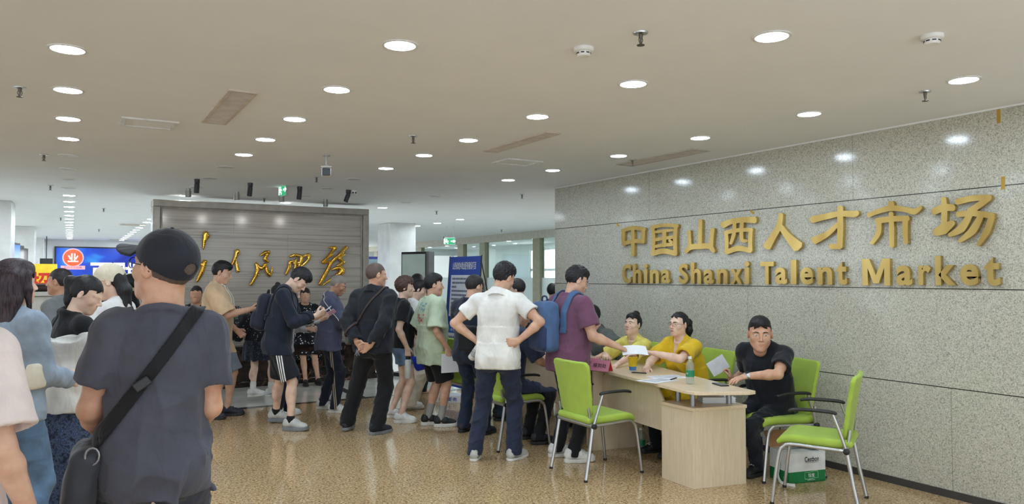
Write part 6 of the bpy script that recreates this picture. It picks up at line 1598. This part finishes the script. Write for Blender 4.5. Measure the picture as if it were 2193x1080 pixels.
# 17 man in black with his hands behind his back
pos = at(802, 7.75); f = 22
P = person('man in a black jacket holding keys in hands behind his back', pos, f, 1.78, .006, 'warm', wf=1.06, df=1.08, seed=26, head=(38, 4, 0),  tilt=0, feet=[dict(p=LF(pos, f, 742, 922), yaw=-14), dict(p=LF(pos, f, 806, 930), yaw=26)], L=dict(w=(-.075, -.205, .955), hint=(-1, -.35, 0), d=(.75, -.12, -.55), n=(0, -1, .1), curl=.55), R=dict(w=(.095, -.215, .93), hint=(1, -.35, 0), d=(-.75, -.12, -.5), n=(0, -1, .1), curl=.55),
    top=dict(mat=cloth('black_jacket', (34, 37, 44), fold=.8), ease=.030, sleeve='long', short=.01, hem=-.08, drape=1.0, collar=.045, collar_r=.074, name='jacket', fold=.007), bottom=dict(mat=c_blackt, ease=.022, hemw=.074, knee=.072), hair=dict(style='short', mat='crop', t=.007, side=.003, rough=.0008), shoes=('run', s_dark, s_soleg))
pouch = bag_block(P, 'waist_pouch', 'grey brown pouch on a thin strap at the side of the black jacket man', 'bag', (-.245, -.06, .985), (.035, .07, .075), plain('taupe_nylon', (96, 90, 84), .7), None, .025)
n_, c_ = strap_line((.10, 1.44), (-.20, 1.02)); shell_strap(P, 'strap', plain('brown_strap', (62, 48, 46), .6), n_, c_, .022, zlo=1.0, parent=pouch)
r = frame_of(P, 'key_ring', 'bunch of keys hanging from the hands behind the black jacket', 'keys'); k0 = P['hands'][1]['tips'][0] + V(0, -.012, -.005)
m = MB(); m.tube([k0 + V(.012 * math.cos(w), 0, .012 * math.sin(w) - .012) for w in np.linspace(0, 6.283, 14)], .0015, 6); m.build('ring', M_steel, r, True)
for a in (-25, 5, 30):
    R = ry(a); m = MB(); m.box(k0 + V(0, -.003, -.02) + R @ V(0, 0, -.032), (.0035, .0012, .026), R); m.lathe(k0 + V(0, -.002, -.02) + R @ V(0, 0, -.008), [(.001, -.0015), (.012, -.0015), (.012, .0015), (.001, .0015)], 14, R @ rx(90)); m.build('key', M_steel, r)

# 18 woman with short brown hair
pos = at(864, 8.5); f = 74
P = person('woman with short brown hair, black top and denim shorts', pos, f, 1.63, .006, 'light', female=True, seed=27, wf=1.05, head=(8, 4, 0), feet=[dict(p=LF(pos, f, 838, 895), yaw=0), dict(p=LF(pos, f, 858, 906), yaw=14)], R=dict(w=(.20, .02, .82), d=(0, .1, -1), n=(-1, .2, 0), curl=.85), L=dict(w=(-.16, .2, .95), curl=.5),
    top=dict(mat=c_black, ease=.018, hem=-.02, sleeve=.7, name='top', neck=.072), bottom=dict(kind='shorts', len=.50, mat=cloth('denim_shorts', (98, 122, 152), var=.16), hemw=.088), hair=dict(style='short', mat='brown', t=.026, side=.016, rough=.006, nape=-.085, ears=-.045), shoes=('chunk', s_white, s_solew), facial=dict())
bag_block(P, 'sling_bag', 'round black sling bag worn on the front of the brown haired woman', 'bag', tuple(P['W'] + V(.04, .20, .03)), (.11, .065, .115), M_strap, None, .06)
h = P['hands'][1]; r = frame_of(P, 'vacuum_flask', 'white vacuum flask carried by the woman with short brown hair', 'bottle'); c = h['palm'] + V(.0, .0, -.02)
m = MB(); m.lathe(c + V(0, 0, -.26), [(.036, 0), (.039, .004), (.039, .19), (.034, .205), (.030, .21)], 24); m.build('flask_body', M_white, r, True); m = MB(); m.lathe(c + V(0, 0, -.05), [(.030, 0), (.031, .035), (.024, .04)], 20); m.build('lid', M_black, r, True)
m = MB(); m.tube(bez([c + V(0, -.026, -.03), c + V(0, -.03, .01), c + V(0, 0, .025), c + V(0, .03, .01), c + V(0, .026, -.03)], 4), .004, 6); m.build('carry_loop', M_black, r, True)
r = frame_of(P, 'folded_umbrella', 'bright blue folded umbrella hanging by the white flask', 'umbrella'); F = SDF(c + V(-.2, -.1, -.3), c + V(.2, .35, .1), .006)
for k in range(5): F.add(cone(c + V(.0, .05 + .01 * k, -.04), c + V(.02 * (k - 2), .12 + .03 * k, -.16 + .012 * k), .018, .030), .012)
F.disp(wrinkle(12, .005, .5, 1.5)); field_obj('canopy', F, cloth('umbrella_blue', (22, 56, 190), .5), r); m = MB(); m.tube([c + V(0, .05, -.05), c + V(0, .03, .02)], .007, 8); m.build('handle', M_black, r, True)

# 19 woman in white, 20 head behind
pos = at(888, 9.3); f = 78
person('black haired woman in a white top and beige trousers', pos, f, 1.60, .007, 'light', female=True, seed=28, head=(4, 22, 0), feet=[dict(p=LF(pos, f, 876, 880)), dict(p=(.1, -.05))], top=dict(mat=c_white, ease=.016, hem=-.04), bottom=dict(mat=cloth('beige_trousers', (206, 196, 178)), ease=.03, hemw=.09, knee=.085, **{'break': .06}), hair=dict(style='short', mat='black', t=.016, side=.010, nape=-.10, ears=-.06), shoes=('slim', s_white, s_solew), facial=dict())
pos = at(893, 10.3); person('dark haired person behind the brown haired woman', pos, 20, 1.66, .009, 'light', seed=29, top=dict(mat=c_black, sleeve='long'), bottom=dict(mat=c_blackt), hair=dict(style='short', mat='black', t=.022, side=.014, nape=-.1, ears=-.06))

# 21 boy in pale green
pos = at(926, 8.1); f = 62
P = person('young man in a pale green printed T-shirt and black shorts', pos, f, 1.66, .006, 'mid', wf=1.08, df=1.1, seed=30, head=(14, 2, 0), feet=[dict(p=LF(pos, f, 916, 910), yaw=4), dict(p=LF(pos, f, 944, 914), yaw=20)], R=dict(w=(.235, .08, .86), d=(0, .12, -1), n=(-1, .1, 0), curl=.35), L=dict(w=(-.2, .15, .95), curl=.5), legf=1.05,
    top=dict(mat=cloth('pale_green_tee', (186, 200, 174), pattern=graphic), ease=.034, hem=-.19, drape=1.03, sleeve=.95, cuff=.03, name='t_shirt'), bottom=dict(kind='shorts', len=.88, mat=cloth('black_shorts', (26, 27, 31)), hemw=.10), hair=dict(style='short', mat='black', t=.022, side=.006), shoes=('chunk', s_black, s_solew), socks=(M_sockg, .0, .15, .006), facial=dict())
h = P['hands'][1]; c = h['palm'] + V(-.0, .02, -.085)
held_sheet(P, c + V(.022, .03, -.02), (0, 1, 0), (0, 0, 1), .26, .20, 'white sheets held at the side of the young man in pale green', nn=2)
held_sheet(P, c + V(-.006, .05, -.01), (0, 1, 0), (0, 0, 1), .28, .22, 'lime green folder behind the white sheets held by the young man', plain('lime_folder', (192, 206, 90), .5), 'folder', 'folder')

# 22 far woman in black by the poster
pos = at(1022, 11.2); person('long haired woman in black far behind the poster stand', pos, -96, 1.60, .008, 'light', female=True, seed=31, top=dict(mat=c_black, sleeve='long'), bottom=dict(mat=c_blackt), hair=dict(style='long', mat='black', t=.012, side=.008, drop=.2, nape=-.1), facial=dict())

# 23 person in navy beside the polo man, 24 seated person in teal
pos = at(1008, 7.72); f = 35
P = person('person in a navy T-shirt and jeans half hidden by the white polo', pos, f, 1.655, .006, 'mid', wf=1.04, seed=32, head=(10, 18, 0), feet=[dict(p=LF(pos, f, 992, 925)), dict(p=(.12, .06))], L=dict(w=(-.12, .28, 1.0), hint=(-.9, -.4, 0), curl=.5), R=dict(w=(.12, .28, 1.02), curl=.5), top=dict(mat=cloth('navy_tee', (40, 46, 62)), ease=.02, hem=-.12, sleeve=.68), bottom=dict(mat=c_dkjean, ease=.018, hemw=.07), hair=dict(style='short', mat='soft', t=.014, side=.004), shoes=('run', s_dark, s_soleb))
bag = bag_block(P, 'black_satchel', 'black satchel hanging between the navy T-shirt and the white polo', 'bag', (.12, -.20, 1.0), (.10, .05, .13), M_strap, None, .03)
pos = (3.88, 7.52); f = 70
person('person in teal sitting bent forward on an armchair before the second desk', pos, f, 1.68, .007, 'mid', seed=33, sit=.497, pz=.57, lean=34, plean=8, head=(0, 30, 0), feet=[dict(p=(-.12, .40)), dict(p=(.12, .34))], L=dict(w=(-.15, .5, .78), n=(0, 0, -1)), R=dict(w=(.15, .48, .78), n=(0, 0, -1)), top=dict(mat=cloth('teal_blue_tee', (52, 84, 108)), ease=.022, hem=-.06), bottom=dict(mat=c_dkjean), hair=dict(style='short', mat='black', t=.014), shoes=('run', s_black, s_soleb))

# 25 man in the white polo
pos = at(1066, 6.65); f = 14
P = person('man in a white polo seen from behind with hands on his hips', pos, f, 1.77, .006, 'mid', seed=34, wf=1.03, lean=4, head=(34, 22, 4),  feet=[dict(p=LF(pos, f, 1016, 985), yaw=-10), dict(p=LF(pos, f, 1100, 985), yaw=24)], L=dict(w=(-.20, .02, 1.04), hint=(-1, -.25, .05), d=(.75, .3, -.45), n=(.3, .4, -.6), curl=.6), R=dict(w=(.215, -.10, 1.06), hint=(1, -.1, .1), d=(-.85, -.12, -.15), n=(-.1, 1, .1), curl=.35),
    top=dict(mat=cloth('white_polo', (228, 226, 221), fold=.7), ease=.018, hem=-.11, drape=.97, sleeve=.62, cuff=.01, collar=.04, name='polo_shirt', fold=.005), bottom=dict(mat=cloth('navy_slacks', (40, 47, 68), fold=.8), ease=.016, hemw=.068, knee=.068), hair=dict(style='short', mat='black', t=.026, side=.008, rough=.005), shoes=('slim', s_pale, s_solew, 1.05), facial=dict(glasses=M_clearrim))
h = P['hands'][0]; r = frame_of(P, 'drink_bottle', 'white bottle dangling from the hand of the man in the white polo', 'bottle'); R = ry(38) @ rx(15); c = h['palm'] + V(-.02, -.03, -.02)
m = MB(); m.lathe(c, [(.031, -.13), (.034, -.126), (.034, .02), (.030, .03), (.018, .045)], 22, R); m.build('bottle_body', M_white, r, True); m = MB(); m.lathe(c + R @ V(0, 0, .045), [(.018, 0), (.018, .025), (.015, .028)], 18, R); m.build('cap', M_chrome, r, True)
m = MB(); m.lathe(c, [(.0345, -.09), (.0345, -.02)], 22, R); m.build('label_band', plain('bottle_print', (176, 178, 180), .6, var=.2, vscale=80), r, True)

# 26 woman behind him
pos = at(1116, 8.95); person('dark haired person behind the shoulder of the white polo man', pos, -70, 1.61, .008, 'light', seed=35, head=(0, 20, 0), top=dict(mat=c_black), bottom=dict(mat=c_navy), hair=dict(style='short', mat='soft', t=.018, side=.012, nape=-.09), shoes=('run', s_white, s_solew))

# 27 seated man in navy at the second desk
pos = (3.66, 6.27); f = 60
P = person('seated man in a navy shirt bent over the second desk', pos, f, 1.72, .006, 'mid', seed=36, sit=.497, pz=.59, lean=12, plean=2, head=(0, 30, 0), wf=1.04, df=1.08, feet=[dict(p=(-.12, .30)), dict(p=(.14, .26))], R=dict(w=(.20, .40, .74), hint=(.7, -.6, -.3), d=(-.2, 1, 0), n=(-.7, 0, -.7), curl=.5), L=dict(w=(-.12, .44, .80), n=(0, 0, -1)), top=dict(mat=cloth('navy_blue_shirt', (50, 58, 82)), ease=.022, hem=-.08, sleeve=.95, collar=.03, name='shirt'), bottom=dict(mat=c_blackt), hair=dict(style='short', mat='soft', t=.014, side=.004), shoes=('run', s_black, s_soleb), facial=dict(glasses=M_black))

# 28 man in purple with the blue backpack
pos = at(1216, 6.68); f = 58
P = person('man in a purple T-shirt with a blue backpack handing over papers', pos, f, 1.74, .006, 'mid', wf=1.12, df=1.22, belly=.03, seed=37, head=(16, 22, 0),  armf=1.12, lean=4, feet=[dict(p=LF(pos, f, 1192, 978), yaw=4), dict(p=LF(pos, f, 1228, 990), yaw=22)],
    R=dict(w=LP(pos, f, 1322, 742, 6.52), hint=(.3, -.2, -1), n=(-.4, 0, -1), curl=.5), L=dict(w=(-.22, .25, .98), curl=.4), top=dict(mat=cloth('plum_tee', (112, 74, 98), fold=.7), ease=.024, hem=-.12, drape=.99, sleeve=.72, cuff=.018, name='t_shirt'), bottom=dict(mat=c_blackt, ease=.016), hair=dict(style='short', mat='black', t=.018, side=.005, rough=.005), shoes=('run', s_white, s_solew, 1.05), facial=dict(glasses=M_clearrim))
backpack(P, 'blue backpack with a navy pocket on the man in purple', cloth('backpack_blue', (72, 98, 138), .7), cloth('backpack_navy', (40, 54, 88), .7), tuple(P['W'] + P['Rc'] @ V(-.04, -.235, .08)), (.145, .085, .225), 4)
hp_ = P['hands'][1]; held = hp_['tips'][1]
held_sheet(P, np.array(LP(pos, f, 1358, 752, 6.55)), inlocal((0, 0), f, V(*_rt)), (0, 1, .25), .22, .15, 'white papers passed between the purple shirt and the woman in mustard', bend=.012, nn=2)

# 29-32 the staff behind the desk
pos = (5.10, 6.52); f = -114
P = person('seated man in an olive grey T-shirt holding papers before his face', pos, f, 1.70, .006, 'mid', seed=38, sit=.497, pz=.54, lean=24, head=(0, 18, 0), feet=[dict(p=(-.12, .36)), dict(p=(.12, .36))], L=dict(w=LP(pos, f, 1292, 760, 7.6), hint=(-.9, -.2, -.3), n=(0, 0, -1), curl=.4), R=dict(w=(.02, .30, 1.02), hint=(.9, -.3, -.3), n=(-.5, -.5, .3), curl=.6), top=dict(mat=cloth('olive_grey_tee', (88, 94, 90)), ease=.02, hem=-.08, sleeve=.8), bottom=dict(mat=c_blackt), hair=dict(style='short', mat='black', t=.016, side=.004), shoes=('run', s_black, s_soleb), facial=dict())
held_sheet(P, (.05, .36, 1.12), (1, 0, .2), (-.2, -.4, 1), .15, .21, 'pale sheet held up by the seated man in olive', plain('pale_green_sheet', (206, 222, 216), .7))
pos = (5.03, 5.83); f = -118
P = person('seated woman in pale yellow with black hair in a bun, looking up', pos, f, 1.56, .005, 'light', female=True, wf=1.06, df=1.1, seed=39, sit=.497, pz=.54, lean=27, plean=8, head=(-16, -10, 0), feet=[dict(p=(-.1, .34)), dict(p=(.1, .34))], L=dict(w=LP(pos, f, 1322, 781, 7.0), hint=(-.9, -.4, -.2), n=(0, 0, -1), curl=.4), R=dict(w=(.12, .42, .83), hint=(.9, -.4, -.2), n=(0, 0, -1)), top=dict(mat=cloth('pale_yellow_blouse', (222, 210, 106)), ease=.024, hem=-.08, sleeve=.92, cuff=.02, vee=.03, name='blouse'), bottom=dict(mat=c_navy), hair=dict(style='bun', mat='black', t=.012, front=.080, at=(0, -.045, .125)), shoes=('slim', s_black, s_soleb), facial=dict(lip=M_lip, gaze=0))
pos = (5.02, 5.20); f = -120
P = person('seated woman in mustard yellow with a ponytail and glasses taking the papers', pos, f, 1.62, .005, 'light', female=True, wf=1.1, df=1.14, seed=40, sit=.497, pz=.54, lean=20, plean=6, head=(-8, -2, 0), feet=[dict(p=(-.1, .34)), dict(p=(.1, .34))], L=dict(w=LP(pos, f, 1402, 757, 6.62), hint=(-.8, -.2, -.5), n=(0, 0, -1), curl=.5), R=dict(w=LP(pos, f, 1386, 786, 6.75), hint=(.9, -.4, -.2), n=(0, 0, -1), curl=.5), top=dict(mat=cloth('mustard_blouse', (224, 186, 36)), ease=.026, hem=-.10, sleeve=.80, cuff=.02, vee=.02, name='blouse', fold=.007), bottom=dict(mat=c_blackt),
    hair=dict(style='pony', mat='black', t=.008, side=.005, front=.080, at=(0, -.108, .04), dir=(0, -.045, -.02), drop=.14, swing=(0, -.01, 0), rough=.004), shoes=('slim', s_black, s_soleb), facial=dict(glasses=M_goldrim, lip=M_lip))
pos = (5.06, 4.30); f = -122
P = person('seated man in a black T-shirt turning to look at us', pos, f, 1.72, .005, 'warm', wf=1.08, df=1.08, seed=41, sit=.497, pz=.53, lean=20, plean=4, twist=-10, head=(-44, 4, 0), hf=1.18, headoff=(-.02, .05, -.065), feet=[dict(p=tuple(inlocal(pos, f, (4.86, 4.27, 0))[:2]), yaw=-8), dict(p=tuple(inlocal(pos, f, (4.80, 4.46, 0))[:2]), yaw=4)], L=dict(w=LP(pos, f, 1598, 806, 5.95), hint=(-.8, .1, -.15), d=(.3, 1, -.25), n=(0, -.2, -1), curl=.15), R=dict(w=LP(pos, f, 1566, 815, 6.35), hint=(.5, -.6, -.9), d=(.25, .2, 1), n=(.4, .8, 0), curl=.6),
    top=dict(mat=cloth('black_tee', (24, 27, 34), fold=.7), ease=.018, hem=-.08, sleeve=.72, cuff=.016, name='t_shirt'), bottom=dict(mat=cloth('dark_navy_trousers', (28, 31, 42))), hair=dict(style='short', mat='black', t=.012, side=.002, front=.068), shoes=('run', s_black, s_soleb), facial=dict(gaze=-10))
a = P['arms'][0]; u = unit(a['W'] - a['E']); F = SDF(a['W'] - .1, a['W'] + .1, .004); F.add(cone(a['W'] - u * .022, a['W'] - u * .004, .0315, .0315)); field_obj('watch_strap', F, M_chrome, P['root'])
h = P['hands'][0]; m = MB(); sd = -np.asarray(h['n']); sd = unit(sd - u * (sd @ u)); xx = np.cross(u, sd); m.lathe(a['W'] - u * .013 + sd * .029, [(.001, -.004), (.018, -.004), (.018, .004), (.016, .006), (.001, .006)], 20, np.stack([u, xx, sd], 1)); m.build('watch_face', plain('watch_dark', (40, 42, 46), .2), P['root'], True)
held_sheet(P, P['hands'][1]['tips'][1] + np.array(inlocal((0, 0), f, -_rt * .03)) + V(0, 0, .045), inlocal((0, 0), f, _rt * .8 + _up * .5), inlocal((0, 0), f, _up * .8 - _rt * .5), .16, .13, 'pale sheet held up in the hand of the man in black', plain('pale_grey_sheet', (206, 208, 214), .7), bend=.008)

pos = at(1183, 10.7); person('person in black beyond the end of the granite wall', pos, 40, 1.53, .009, 'mid', seed=50, top=dict(mat=c_black, sleeve='long'), bottom=dict(mat=c_blackt), hair=dict(style='short', mat='black', t=.014), shoes=('run', s_black, s_soleb))
